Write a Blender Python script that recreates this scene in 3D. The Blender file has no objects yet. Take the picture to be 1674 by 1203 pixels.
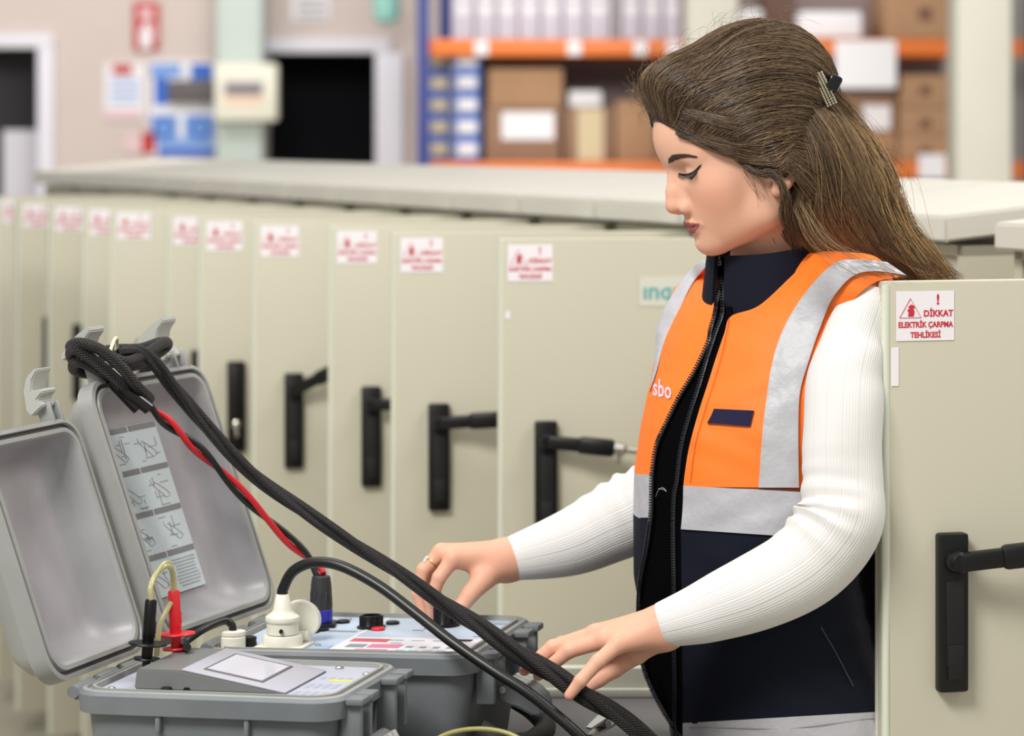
import bpy, bmesh, math, random
import numpy as np
from mathutils import Vector, Matrix, Euler
from mathutils.bvhtree import BVHTree

random.seed(7)
scn = bpy.context.scene
COL = scn.collection
R = math.radians

# ------------------------------------------------------------------ camera
F, CX, HY, CZ = 4500.0, 837.0, 215.0, 1.55
cam_data = bpy.data.cameras.new('camera')
cam_data.sensor_fit = 'HORIZONTAL'
cam_data.sensor_width = 36.0
cam_data.lens = F / 1674.0 * 36.0
cam_data.shift_y = (HY - 601.5) / 1674.0
cam_data.clip_start, cam_data.clip_end = 0.1, 100
cam_data.dof.use_dof = True
cam_data.dof.focus_distance = 3.24
cam_data.dof.aperture_fstop = cam_data.lens / 1000.0 / 0.021
cam = bpy.data.objects.new('camera', cam_data)
cam.location = (0, 0, CZ)
cam.rotation_euler = (R(90), 0, 0)
COL.objects.link(cam)
scn.camera = cam

# ------------------------------------------------------------------ light and exposure
world = bpy.data.worlds.new('hall_light')
world.use_nodes = True
world.node_tree.nodes['Background'].inputs[0].default_value = (1.0, 0.985, 0.97, 1)
world.node_tree.nodes['Background'].inputs[1].default_value = 0.5
scn.world = world
scn.view_settings.view_transform = 'Standard'
scn.view_settings.look = 'None'
scn.view_settings.gamma = 1.0
scn.view_settings.use_curve_mapping = False
scn.view_settings.exposure = 0.0

def area(name, loc, target, size, sy, power, col=(1, 0.97, 0.93)):
    l = bpy.data.lights.new(name, 'AREA')
    l.shape = 'RECTANGLE'
    l.size, l.size_y, l.energy, l.color = size, sy, power, col
    o = bpy.data.objects.new(name, l)
    o.location = loc
    o.rotation_euler = (Vector(target) - Vector(loc)).to_track_quat('-Z', 'Y').to_euler()
    COL.objects.link(o)
    return o
area('ceiling_lamp_front', (-1.6, 0.6, 4.2), (0.1, 3.6, 1.0), 1.6, 1.2, 195)
area('ceiling_lamp_cabinets', (-1.0, 5.2, 4.6), (-0.4, 5.2, 0), 2.6, 2.6, 66)
area('ceiling_lamp_right', (2.6, 3.6, 4.4), (0.6, 3.6, 1.0), 1.6, 1.6, 110)
area('rack_fill_light', (0.8, 8.6, 3.0), (0.8, 14.0, 1.9), 5.0, 1.0, 215)  # added low fill in front of the rack to brighten its shelves
area('ceiling_lamp_wall', (-2.5, 13.0, 4.8), (-2.5, 17.0, 1.8), 4.0, 1.5, 135)

# ------------------------------------------------------------------ helpers
def P(px, py, Y):
    return Vector(((px - CX) / F * Y, Y, CZ - (py - HY) / F * Y))

def lin(c):
    c = c / 255.0
    return c / 12.92 if c <= 0.04045 else ((c + 0.055) / 1.055) ** 2.4

def rgb(c):
    return (lin(c[0]), lin(c[1]), lin(c[2]), 1)

MATS = {}
def mat(name, c, rough=0.5, metal=0.0, noise=0.0, nscale=40.0, bump=0.0, bscale=200.0, spec=0.5, coat=0.0, emit=0.0, trans=0.0, alpha=1.0, sss=0.0):
    if name in MATS:
        return MATS[name]
    m = bpy.data.materials.new(name)
    m.use_nodes = True
    nt = m.node_tree
    b = nt.nodes['Principled BSDF']
    b.inputs['Base Color'].default_value = rgb(c)
    b.inputs['Roughness'].default_value = rough
    b.inputs['Metallic'].default_value = metal
    b.inputs['Specular IOR Level'].default_value = spec
    b.inputs['Coat Weight'].default_value = coat
    b.inputs['Transmission Weight'].default_value = trans
    b.inputs['Alpha'].default_value = alpha
    if sss:
        b.inputs['Subsurface Weight'].default_value = sss
        b.inputs['Subsurface Radius'].default_value = (0.010, 0.004, 0.002)
        b.inputs['Subsurface Scale'].default_value = 0.6
    if emit:
        b.inputs['Emission Color'].default_value = rgb(c)
        b.inputs['Emission Strength'].default_value = emit
    if noise or bump:
        tc = nt.nodes.new('ShaderNodeTexCoord')
    if noise:
        n = nt.nodes.new('ShaderNodeTexNoise')
        n.inputs['Scale'].default_value = nscale
        n.inputs['Detail'].default_value = 5
        nt.links.new(tc.outputs['Object'], n.inputs['Vector'])
        r = nt.nodes.new('ShaderNodeMapRange')
        r.inputs[1].default_value, r.inputs[2].default_value = 0.3, 0.7
        r.inputs[3].default_value, r.inputs[4].default_value = 1 - noise, 1 + noise
        nt.links.new(n.outputs['Fac'], r.inputs[0])
        hs = nt.nodes.new('ShaderNodeHueSaturation')
        hs.inputs['Color'].default_value = rgb(c)
        nt.links.new(r.outputs[0], hs.inputs['Value'])
        nt.links.new(hs.outputs[0], b.inputs['Base Color'])
    if bump:
        n2 = nt.nodes.new('ShaderNodeTexNoise')
        n2.inputs['Scale'].default_value = bscale
        n2.inputs['Detail'].default_value = 3
        nt.links.new(tc.outputs['Object'], n2.inputs['Vector'])
        bp = nt.nodes.new('ShaderNodeBump')
        bp.inputs['Strength'].default_value = bump
        bp.inputs['Distance'].default_value = 0.002
        nt.links.new(n2.outputs['Fac'], bp.inputs['Height'])
        nt.links.new(bp.outputs[0], b.inputs['Normal'])
    MATS[name] = m
    return m

ROOTM = {}
def thing(name, label, cat, loc=(0, 0, 0), rz=0.0, group=None):
    o = bpy.data.objects.new(name, None)
    o.empty_display_size = 0.05
    o.location = loc
    o.rotation_euler = (0, 0, rz)
    COL.objects.link(o)
    ROOTM[o] = Matrix.Translation(Vector(loc)) @ Matrix.Rotation(rz, 4, 'Z')
    tag(o, label, cat, group)
    return o

def tag(o, label, cat, group=None):
    o['label'] = label
    o['category'] = cat
    if group:
        o['group'] = group
    return o

def put(name, bm, mats, parent=None, smooth=False, world=True, label=None):
    """link a bmesh as ONE mesh object; geometry given in world coordinates unless world=False"""
    if not isinstance(mats, (list, tuple)):
        mats = [mats]
    if parent is not None and world:
        bm.transform(ROOTM[parent].inverted())
    me = bpy.data.meshes.new(name)
    bm.to_mesh(me)
    bm.free()
    for m in mats:
        me.materials.append(m)
    if smooth:
        for p in me.polygons:
            p.use_smooth = True
    me.set_sharp_from_angle(angle=R(42))
    o = bpy.data.objects.new(name, me)
    COL.objects.link(o)
    if parent is not None:
        o.parent = parent
        ROOTM[o] = ROOTM[parent]
    else:
        ROOTM[o] = Matrix.Identity(4)
    if label:
        o['label'] = label
    return o

def single(name, bm, mats, label, cat, group=None, smooth=False):
    """a top-level thing that is one mesh: its origin goes to the middle of its base"""
    xs = [v.co for v in bm.verts]
    lo = Vector((min(v.x for v in xs), min(v.y for v in xs), min(v.z for v in xs)))
    hi = Vector((max(v.x for v in xs), max(v.y for v in xs), max(v.z for v in xs)))
    org = Vector(((lo.x + hi.x) / 2, (lo.y + hi.y) / 2, lo.z))
    bm.transform(Matrix.Translation(-org))
    o = put(name, bm, mats, None, smooth)
    o.location = org
    return tag(o, label, cat, group)

def structure(name, bm, mats, smooth=False):
    o = put(name, bm, mats, None, smooth)
    o['kind'] = 'structure'
    return o

def BM():
    return bmesh.new()

def box(bm, c, s, M=None, bevel=0.0, mi=0, seg=2):
    """box with centre c and full sizes s, optionally transformed by M"""
    r = bmesh.ops.create_cube(bm, size=1.0)
    vs = r['verts']
    for v in vs:
        v.co = Vector((v.co.x * s[0] + c[0], v.co.y * s[1] + c[1], v.co.z * s[2] + c[2]))
    fs = set(f for v in vs for f in v.link_faces)
    if bevel > 0:
        es = list(set(e for v in vs for e in v.link_edges))
        rb = bmesh.ops.bevel(bm, geom=es, offset=bevel, segments=seg, affect='EDGES', profile=0.5, clamp_overlap=True)
        fs = set(f for f in rb['faces'])
        vs = list(set(v for f in fs for v in f.verts))
        fs = set(f for v in vs for f in v.link_faces)
        vs = list(set(v for f in fs for v in f.verts))
    for f in fs:
        f.material_index = mi
    if M is not None:
        for v in vs:
            v.co = M @ v.co
    return vs

def prism(bm, pts, h, M=None, mi=0):
    """closed 2D outline (x,y) extruded from z=0 to z=h"""
    a = [bm.verts.new((p[0], p[1], 0)) for p in pts]
    b = [bm.verts.new((p[0], p[1], h)) for p in pts]
    n = len(pts)
    fs = [bm.faces.new(a[::-1]), bm.faces.new(b)]
    for i in range(n):
        j = (i + 1) % n
        fs.append(bm.faces.new((a[i], a[j], b[j], b[i])))
    for f in fs:
        f.material_index = mi
    if M is not None:
        for v in a + b:
            v.co = M @ v.co
    return a + b

def frame_axes(t, up):
    t = t.normalized()
    x = up - t * up.dot(t)
    if x.length < 1e-5:
        x = Vector((1, 0, 0)) - t * t.x
        if x.length < 1e-5:
            x = Vector((0, 1, 0))
    x.normalize()
    return x, t.cross(x)

def tube(bm, path, rad, n=10, mi=0, caps=True, squash=1.0, uvl=None):
    """swept round tube along path (Vectors); rad number or list"""
    m = len(path)
    if not isinstance(rad, (list, tuple)):
        rad = [rad] * m
    up = Vector((0, 0, 1))
    t0 = (path[1] - path[0])
    if abs(t0.normalized().z) > 0.9:
        up = Vector((0, 1, 0))
    x, y = frame_axes(t0, up)
    rings = []
    acc = 0.0
    accs = []
    for i in range(m):
        if i == 0:
            t = path[1] - path[0]
        elif i == m - 1:
            t = path[-1] - path[-2]
        else:
            t = (path[i + 1] - path[i]).normalized() + (path[i] - path[i - 1]).normalized()
        x, y = frame_axes(t, x)
        if i:
            acc += (path[i] - path[i - 1]).length
        accs.append(acc)
        rings.append([bm.verts.new(path[i] + (x * math.cos(2 * math.pi * k / n) + y * (math.sin(2 * math.pi * k / n) * squash)) * rad[i]) for k in range(n)])
    for i in range(m - 1):
        for k in range(n):
            k2 = (k + 1) % n
            f = bm.faces.new((rings[i][k], rings[i][k2], rings[i + 1][k2], rings[i + 1][k]))
            f.material_index = mi
            f.smooth = True
            if uvl is not None:
                us = (k / n, (k + 1) / n, (k + 1) / n, k / n)
                vv = (accs[i], accs[i], accs[i + 1], accs[i + 1])
                for lp, u, v in zip(f.loops, us, vv):
                    lp[uvl].uv = (u, v)
    if caps:
        f = bm.faces.new(rings[0][::-1]); f.material_index = mi
        f = bm.faces.new(rings[-1]); f.material_index = mi
    return rings

def spline(pts, n=8):
    """Catmull-Rom through the points"""
    pts = [Vector(p) for p in pts]
    q = [pts[0] * 2 - pts[1]] + pts + [pts[-1] * 2 - pts[-2]]
    out = []
    for i in range(1, len(q) - 2):
        p0, p1, p2, p3 = q[i - 1], q[i], q[i + 1], q[i + 2]
        for k in range(n):
            t = k / n
            out.append(0.5 * ((2 * p1) + (p2 - p0) * t + (2 * p0 - 5 * p1 + 4 * p2 - p3) * t * t + (3 * p1 - p0 - 3 * p2 + p3) * t ** 3))
    out.append(pts[-1].copy())
    return out

def spl(vals, n=8):
    """the same interpolation for plain numbers"""
    return [v.x for v in spline([Vector((a, 0, 0)) for a in vals], n)]

def lathe(bm, prof, M=None, n=24, mi=0, smooth=True, cap=True):
    """profile of (r, z) turned round z"""
    rings = []
    allv = []
    for r, z in prof:
        ring = [bm.verts.new((r * math.cos(2 * math.pi * k / n), r * math.sin(2 * math.pi * k / n), z)) for k in range(n)]
        rings.append(ring)
        allv += ring
    for i in range(len(rings) - 1):
        for k in range(n):
            k2 = (k + 1) % n
            f = bm.faces.new((rings[i][k], rings[i][k2], rings[i + 1][k2], rings[i + 1][k]))
            f.material_index = mi
            f.smooth = smooth
    if cap:
        f = bm.faces.new(rings[0][::-1]); f.material_index = mi
        f = bm.faces.new(rings[-1]); f.material_index = mi
    if M is not None:
        for v in allv:
            v.co = M @ v.co
    return allv

def rrect(w, d, r, n=6):
    """rounded rectangle outline about the centre, counter-clockwise"""
    out = []
    for cx, cy, a0 in ((w / 2 - r, d / 2 - r, 0), (-w / 2 + r, d / 2 - r, 90), (-w / 2 + r, -d / 2 + r, 180), (w / 2 - r, -d / 2 + r, 270)):
        for k in range(n + 1):
            a = R(a0 + 90 * k / n)
            out.append((cx + r * math.cos(a), cy + r * math.sin(a)))
    return out

def loft(bm, rings, M=None, mi=0, cap0=True, cap1=True, smooth=False):
    """skin a list of rings (lists of 3D points, equal length)"""
    vr = [[bm.verts.new(p) for p in r] for r in rings]
    n = len(vr[0])
    for i in range(len(vr) - 1):
        for k in range(n):
            k2 = (k + 1) % n
            f = bm.faces.new((vr[i][k], vr[i][k2], vr[i + 1][k2], vr[i + 1][k]))
            f.material_index = mi
            f.smooth = smooth
    if cap0:
        bm.faces.new(vr[0][::-1]).material_index = mi
    if cap1:
        bm.faces.new(vr[-1]).material_index = mi
    if M is not None:
        for r in vr:
            for v in r:
                v.co = M @ v.co
    return vr

def text(bm, s, size, M, mi=0, align='CENTER', thick=0.0002, bold=0.0, sx=1.0):
    """flat lettering in the XY plane of M"""
    cu = bpy.data.curves.new('lettering', 'FONT')
    cu.body = s
    cu.size = size
    cu.align_x = align
    cu.align_y = 'CENTER'
    cu.resolution_u = 2
    cu.offset = bold
    cu.extrude = thick
    ob = bpy.data.objects.new('lettering', cu)
    me = bpy.data.meshes.new_from_object(ob)
    n0 = len(bm.verts)
    nf = len(bm.faces)
    bm.from_mesh(me)
    bm.verts.ensure_lookup_table()
    bm.faces.ensure_lookup_table()
    for v in bm.verts[n0:]:
        v.co = M @ Vector((v.co.x * sx, v.co.y, v.co.z))
    for f in bm.faces[nf:]:
        f.material_index = mi
    bpy.data.objects.remove(ob)
    bpy.data.curves.remove(cu)
    bpy.data.meshes.remove(me)

def basis(o, x, y, z):
    M = Matrix.Identity(4)
    for i, a in enumerate((x, y, z)):
        M[0][i], M[1][i], M[2][i] = a
    M.translation = o
    return M

def orient(bm):
    bmesh.ops.recalc_face_normals(bm, faces=bm.faces[:])

# ------------------------------------------------------------------ the hall: floor, back wall, doorways, pillars
M_wall = mat('wall_paint', (208, 194, 188), 0.9, noise=0.02, nscale=3)
M_floor = mat('floor_concrete', (176, 170, 152), 0.6, noise=0.08, nscale=5)
M_dark = mat('dark_interior', (12, 13, 24), 0.9)
M_greydark = mat('dim_interior', (120, 118, 124), 0.9)
M_frame = mat('door_frame_paint', (226, 224, 234), 0.5)
M_pillar = mat('pillar_paint', (188, 186, 174), 0.7, noise=0.02, nscale=4)
M_pipe = mat('duct_pale_green', (196, 208, 202), 0.5)
M_ivory = mat('ivory_plastic', (236, 234, 216), 0.45)
M_white = mat('white_paper', (236, 234, 238), 0.8)
M_blue = mat('blue_sign', (50, 104, 200), 0.6)
M_paleblue = mat('pale_blue_print', (120, 160, 222), 0.6)
M_red = mat('red_sign', (190, 40, 40), 0.6)
M_pink = mat('pink_notice', (226, 196, 200), 0.7)
M_greypanel = mat('grey_panel', (98, 92, 94), 0.6)
M_rackblue = mat('rack_blue', (38, 52, 128), 0.5)
M_orange = mat('rack_orange', (226, 118, 44), 0.5)
M_card = mat('cardboard', (172, 134, 102), 0.85, noise=0.05, nscale=8)
M_card2 = mat('cardboard_brown', (146, 114, 92), 0.85, noise=0.05, nscale=8)
M_carddark = mat('cardboard_dark_brown', (110, 84, 74), 0.9)  # one even darker brown
M_tape = mat('parcel_tape', (206, 188, 150), 0.5)
M_binder = mat('binder_lavender', (206, 202, 216), 0.7)
M_binderg = mat('binder_grey', (172, 166, 172), 0.7)
M_crate = mat('crate_blue', (84, 124, 208), 0.5)
M_teal = mat('teal_plastic', (150, 205, 195), 0.3)

WY = 17.0
def wbox(bm, x0, y0, x1, y1, Y, depth, mi=0, bevel=0.0):
    """box whose front face covers pixels x0..x1, y0..y1 at distance Y and runs back by depth"""
    a, b = P(x0, y0, Y), P(x1, y1, Y)
    return box(bm, ((a.x + b.x) / 2, Y + depth / 2, (a.z + b.z) / 2), (abs(b.x - a.x), depth, abs(a.z - b.z)), None, bevel, mi)

bm = BM(); box(bm, (0, 9, -0.05), (16, 20, 0.1)); structure('floor', bm, M_floor)
# back wall split round its two doorways
def zrow(py): return P(0, py, WY).z
xs = [-8.0, P(-70, 0, WY).x, P(64, 0, WY).x, P(436, 0, WY).x, P(614, 0, WY).x, 8.0]
zt1, zt2 = zrow(78), zrow(86)
bm = BM()
for (x0, x1, z0, z1) in ((xs[0], xs[1], 0, 4.6), (xs[2], xs[3], 0, 4.6), (xs[4], xs[5], 0, 4.6), (xs[1], xs[2], zt1, 4.6), (xs[3], xs[4], zt2, 4.6)):
    box(bm, ((x0 + x1) / 2, WY + 0.1, (z0 + z1) / 2), (x1 - x0, 0.2, z1 - z0))
structure('wall_back', bm, M_wall)
# rooms behind the doorways
bm = BM()
box(bm, ((xs[3] + xs[4]) / 2, WY + 1.2, 1.2), (1.6, 0.05, 2.6), mi=0)
box(bm, (xs[3] - 0.3, WY + 0.7, 1.2), (0.05, 1.0, 2.6), mi=0)
box(bm, (xs[4] + 0.3, WY + 0.7, 1.2), (0.05, 1.0, 2.6), mi=0)
box(bm, ((xs[3] + xs[4]) / 2, WY + 0.7, 2.5), (1.6, 1.1, 0.05), mi=0)
structure('wall_dark_room', bm, M_dark)
bm = BM()
box(bm, ((xs[1] + xs[2]) / 2, WY + 1.0, 1.2), (1.3, 0.05, 2.6))
box(bm, (xs[2] + 0.15, WY + 0.6, 1.2), (0.05, 0.8, 2.6), mi=1)
box(bm, (xs[1] - 0.15, WY + 0.6, 1.2), (0.05, 0.8, 2.6))
box(bm, ((xs[1] + xs[2]) / 2, WY + 0.6, 2.5), (1.3, 0.9, 0.05), mi=1)
structure('wall_side_room', bm, [M_greydark, M_dark])
# door leaf standing half open in the left doorway
bm = BM(); box(bm, (P(20, 0, WY).x, WY + 0.35, 0.78), (0.24, 0.05, 1.56), bevel=0.01)
structure('door_2', bm, M_frame)
for nme, (x0, x1, yt) in (('trim_1', (436, 614, 86)), ('trim_2', (-70, 64, 78))):
    bm = BM()
    w = 24 if nme == 'trim_1' else 26
    z = P(0, yt, WY).z
    for xa, xb in ((x0 - 6, x0), (x1, x1 + (46 if nme == 'trim_1' else 26))):
        a, b = P(xa, 0, WY), P(xb, 0, WY)
        box(bm, ((a.x + b.x) / 2, WY - 0.02, z / 2), (b.x - a.x, 0.1, z), bevel=0.008)
    a, b = P(x0 - 6, 0, WY), P(x1 + 26, 0, WY)
    box(bm, ((a.x + b.x) / 2, WY - 0.02, z + 0.04), (b.x - a.x, 0.1, 0.085), bevel=0.008)
    structure(nme, bm, M_frame)
# pillars
def pillar(name, x0, x1, Y, depth, m):
    bm = BM()
    a, b = P(x0, 0, Y), P(x1, 0, Y)
    box(bm, ((a.x + b.x) / 2, Y + depth / 2, 2.3), (b.x - a.x, depth, 4.6), bevel=0.02)
    structure(name, bm, m)
pillar('pillar_right', 1563, 1656, 12.4, 0.26, M_pillar)
pillar('pillar_middle', 1122, 1208, 13.0, 0.26, M_pillar)
bm = BM(); a, b = P(352, 0, 16.6), P(430, 0, 16.6)
box(bm, ((a.x + b.x) / 2, 16.75, 2.3), (b.x - a.x, 0.3, 4.6), bevel=0.03)
structure('pillar_left', bm, M_pipe)

# things on the back wall
t = thing('wall_sign', 'red fire extinguisher sign high on the pinkish back wall', 'sign', P(239, 83, WY - 0.02))
bm = BM(); wbox(bm, 218, 4, 260, 82, WY - 0.03, 0.02, bevel=0.004); put('sign_board', bm, M_red, t)
bm = BM()
a = P(238, 58, WY - 0.032)
lathe(bm, [(0.034, -0.08), (0.036, -0.075), (0.036, 0.03), (0.02, 0.055), (0.012, 0.06), (0.012, 0.085)], Matrix.Translation(a) @ Matrix.Scale(0.12, 4, (0, 1, 0)), 16)
tube(bm, spline([a + Vector((0.0, 0, 0.075)), a + Vector((0.04, 0, 0.07)), a + Vector((0.055, 0, 0.02)), a + Vector((0.05, 0, -0.03))], 4), 0.006, 6)
put('extinguisher_symbol', bm, M_white, t)
bm = BM(); wbox(bm, 228, 14, 250, 30, WY - 0.034, 0.004); put('sign_caption', bm, M_pink, t)

t = thing('notice_sheet', 'faded pink and white notice left of the blue safety poster', 'notice', P(203, 196, WY))
bm = BM(); wbox(bm, 171, 104, 237, 196, WY - 0.02, 0.02); put('sheet', bm, M_white, t)
bm = BM(); wbox(bm, 184, 106, 216, 122, WY - 0.024, 0.004, 0); wbox(bm, 172, 178, 232, 194, WY - 0.024, 0.004, 1)
for k in range(4):
    wbox(bm, 180, 130 + 11 * k, 228, 134 + 11 * k, WY - 0.023, 0.003, 2)
put('printed_lines', bm, [M_red, M_pink, M_paleblue], t)

t = thing('safety_poster', 'blue and white safety poster beside the pale green pillar', 'poster', P(298, 256, WY))
bm = BM(); wbox(bm, 245, 100, 351, 256, WY - 0.02, 0.02); put('poster_sheet', bm, M_white, t)
bm = BM()
for (x0, y0, x1, y1, mi) in ((247, 104, 296, 126, 1), (252, 126, 274, 172, 0), (312, 104, 348, 130, 0), (247, 188, 290, 226, 1), (302, 188, 350, 226, 1), (256, 226, 348, 240, 1), (258, 242, 350, 256, 0)):
    wbox(bm, x0, y0, x1, y1, WY - 0.024, 0.004, mi)
for x in (268, 326):
    a = P(x, 208, WY - 0.026)
    tube(bm, [a + Vector((0.055 * math.cos(2 * math.pi * k / 16), 0, 0.055 * math.sin(2 * math.pi * k / 16))) for k in range(17)], 0.012, 6, 0)
put('pictograms', bm, [M_blue, M_paleblue], t)
bm = BM(); wbox(bm, 274, 131, 349, 167, WY - 0.09, 0.06, bevel=0.006)
single('grey_box', bm, M_greypanel, 'dark grey box fixed across the blue safety poster', 'box')
bm = BM(); wbox(bm, 204, 222, 252, 250, WY - 0.02, 0.02, 0); wbox(bm, 232, 216, 254, 250, WY - 0.024, 0.004, 1)
single('wall_sticker', bm, [M_pink, M_red], 'small red and pink sticker low on the wall left of the blue poster', 'sticker')
bm = BM(); wbox(bm, 476, -14, 540, 34, WY - 0.02, 0.02, 0)
for k in range(3):
    wbox(bm, 486, -2 + 12 * k, 534, 4 + 12 * k, WY - 0.024, 0.004, 1)
single('door_sign', bm, [M_white, M_binderg], 'small white sign with grey lines above the dark doorway', 'sign')
# distribution box on the pillar
t = thing('fuse_box', 'ivory fuse box with breaker window mounted on the pale green pillar', 'fuse box', P(403, 199, 16.5))
bm = BM(); wbox(bm, 350, 103, 453, 198, 16.46, 0.13, bevel=0.02); put('housing', bm, M_ivory, t)
bm = BM(); wbox(bm, 366, 132, 430, 156, 16.452, 0.012, 0); 
for k in range(8):
    wbox(bm, 372 + 7 * k, 140, 376 + 7 * k, 154, 16.446, 0.01, 1)
put('breaker_window', bm, [M_binderg, M_greypanel], t)
bm = BM(); wbox(bm, 366, 157, 430, 170, 16.452, 0.012); put('warning_strip', bm, mat('peach_label', (246, 214, 190), 0.6), t)
# teal cable reel hanging in front of the wall top
bm = BM()
a = P(632, 6, 16.2)
lathe(bm, [(0.03, -0.12), (0.075, -0.10), (0.085, 0.0), (0.07, 0.1), (0.02, 0.12), (0.02, 1.0)], Matrix.Translation(a), 16)
single('pendant', bm, M_teal, 'translucent teal pendant hanging above the dark doorway', 'pendant', smooth=True)

# ------------------------------------------------------------------ pallet rack and what stands on it
RY = 14.0
t = thing('pallet_rack', 'blue and orange pallet rack against the back wall', 'rack', (P(1160, 0, RY).x, RY + 0.45, 0))
def zof(py, Y=RY): return P(0, py, Y).z
for (x0, x1, Y) in ((682, 702, RY), (718, 738, RY + 0.9), (1590, 1612, RY), (1600, 1620, RY + 0.9)):
    bm = BM(); a, b = P(x0, 0, Y), P(x1, 0, Y)
    box(bm, ((a.x + b.x) / 2, Y, 1.7), (b.x - a.x, 0.08, 3.4), bevel=0.006)
    put('upright', bm, M_rackblue, t)
zs = [(64, 92), (264, 292)]
for y0, y1 in zs:
    for Y in (RY, RY + 0.9):
        bm = BM(); a, b = P(702, y0, RY), P(1590, y1, RY)
        box(bm, ((a.x + b.x) / 2, Y, (a.z + b.z) / 2), (b.x - a.x, 0.05, a.z - b.z), bevel=0.006)
        put('beam', bm, M_orange, t)
    bm = BM(); box(bm, ((a.x + b.x) / 2, RY + 0.45, a.z - 0.012), (b.x - a.x, 0.84, 0.02))
    put('shelf_deck', bm, M_card2, t)
bm = BM(); a, b = P(740, -20, RY), P(1590, 290, RY)
box(bm, ((a.x + b.x) / 2, RY + 0.97, 1.9), (b.x - a.x, 0.02, 2.2))
put('back_panel', bm, mat('rack_backing', (160, 142, 140), 0.9), t)
for x in (776, 928, 1036, 1090):
    bm = BM(); wbox(bm, x, 66, x + 22, 90, RY - 0.032, 0.006)
    single('price_card', bm, M_white, 'white card on the upper orange beam, %s' % {776: 'leftmost of the four', 928: 'above the tall cardboard box', 1036: 'above the middle of the shelf', 1090: 'nearest her hair'}[x], 'card', 'shelf cards on the upper beam')
# document boxes on the upper shelf
xs_ = [738, 776, 812, 848, 884, 920, 958, 1000, 1016, 1050, 1084, 1114]
tops = zof(64) + 0.002
for i in range(len(xs_) - 1):
    x0, x1 = xs_[i] + 1, xs_[i + 1] - 2
    a, b = P(x0, 0, RY + 0.12), P(x1, 0, RY + 0.12)
    h = 0.62
    tt = thing('document_box', '%s lavender document box on the upper shelf, %s' % (('pale', 'greyish')[i == 7], ['leftmost of the row', 'second from the left end', 'third from the left end', 'fourth from the left end', 'fifth from the left end', 'sixth from the left end', 'just left of the narrow grey one', 'the narrow one', 'just right of the narrow grey one', 'second from the right end', 'rightmost of the row'][i]), 'document box', ((a.x + b.x) / 2, RY + 0.3, tops), 0, 'document boxes on the upper shelf')
    bm = BM(); box(bm, ((a.x + b.x) / 2, RY + 0.3, tops + h / 2), (b.x - a.x, 0.34, h), bevel=0.006)
    put('box_body', bm, M_binderg if i == 7 else M_binder, tt)
    if x1 - x0 > 20:
        bm = BM(); box(bm, ((a.x + b.x) / 2, RY + 0.128, tops + 0.3), ((b.x - a.x) * 0.62, 0.004, 0.34))
        for k in range(4):
            box(bm, ((a.x + b.x) / 2, RY + 0.125, tops + 0.19 + 0.07 * k), ((b.x - a.x) * 0.4, 0.004, 0.018), mi=1)
        put('spine_label', bm, [M_white, mat('print_mauve', (150, 142, 170), 0.8)], tt)
# blue bins in two stacked columns
zb = zof(264) + 0.002
for cidx, (x0, x1, Y) in enumerate(((698, 738, RY + 0.35), (741, 786, RY + 0.08))):
    for k in range(5):
        a, b = P(x0, 0, Y), P(x1, 0, Y)
        h = 0.112
        z = zb + k * 0.114
        tt = thing('storage_bin', 'blue parts bin with pale label, %s of the %s stack' % (['bottom', 'second', 'middle', 'fourth', 'top'][k], ['rear left', 'front right'][cidx]), 'bin', ((a.x + b.x) / 2, Y + 0.2, z), 0, 'blue bins on the lower shelf')
        bm = BM(); w = b.x - a.x
        M = Matrix.Translation(((a.x + b.x) / 2, Y + 0.2, z))
        loft(bm, [[(p[0], p[1], zz) for p in rrect(w * s, 0.36 * s, 0.012, 3)] for s, zz in ((0.9, 0), (1.0, h), (0.95, h), (0.86, 0.012))], M)
        put('bin_body', bm, M_crate, tt)
        bm = BM(); box(bm, ((a.x + b.x) / 2, Y + 0.012, z + 0.06), (w * 0.7, 0.01, 0.065)); put('bin_label', bm, M_white if cidx else M_tape, tt)
# cardboard boxes
def carton(x0, y0, x1, y1, Y, depth, m, label, tape=None, paper=None, mark=None, group='cartons on the pallet rack'):
    a, b = P(x0, y0, Y), P(x1, y1, Y)
    tt = thing('carton', label, 'carton', ((a.x + b.x) / 2, Y + depth / 2, b.z), 0, group)
    bm = BM(); wbox(bm, x0, y0, x1, y1, Y, depth, bevel=0.006); put('box_body', bm, m, tt)
    if tape:
        bm = BM(); wbox(bm, tape[0], y0 + 2, tape[1], y1 - 1, Y - 0.003, 0.004); put('tape_strip', bm, M_tape, tt)
    if paper:
        for q in paper:
            bm = BM(); wbox(bm, q[0], q[1], q[2], q[3], Y - 0.005, 0.004); put('paper_label', bm, M_white, tt)
    if mark:
        bm = BM()
        for q in mark:
            wbox(bm, q[0], q[1], q[2], q[3], Y - 0.004, 0.004)
        put('printed_mark', bm, mat('carton_ink', (120, 84, 70), 0.9), tt)
ye = 263.5
carton(794, 174, 916, ye, RY + 0.06, 0.6, M_card2, 'brown carton with white paper label at left of the lower shelf', paper=[(820, 183, 906, 228)])
carton(798, 112, 920, 173.5, RY + 0.06, 0.6, M_card, 'tan carton stacked on the labelled brown carton')
carton(922, 176, 1004, ye, RY + 0.06, 0.5, M_card2, 'brown carton with wide beige tape right of the labelled one', tape=(944, 986))
carton(1007, 164, 1070, ye, RY + 0.06, 0.5, M_card, 'tan carton right of the taped carton, nearest her forehead')
carton(1072, 176, 1240, ye, RY + 0.06, 0.5, M_card2, 'long brown carton behind her head')
bm = BM(); wbox(bm, 930, 148, 984, 175.5, RY + 0.1, 0.3, bevel=0.01)
single('white_parcel', bm, M_white, 'small white parcel on top of the taped carton', 'parcel')
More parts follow.
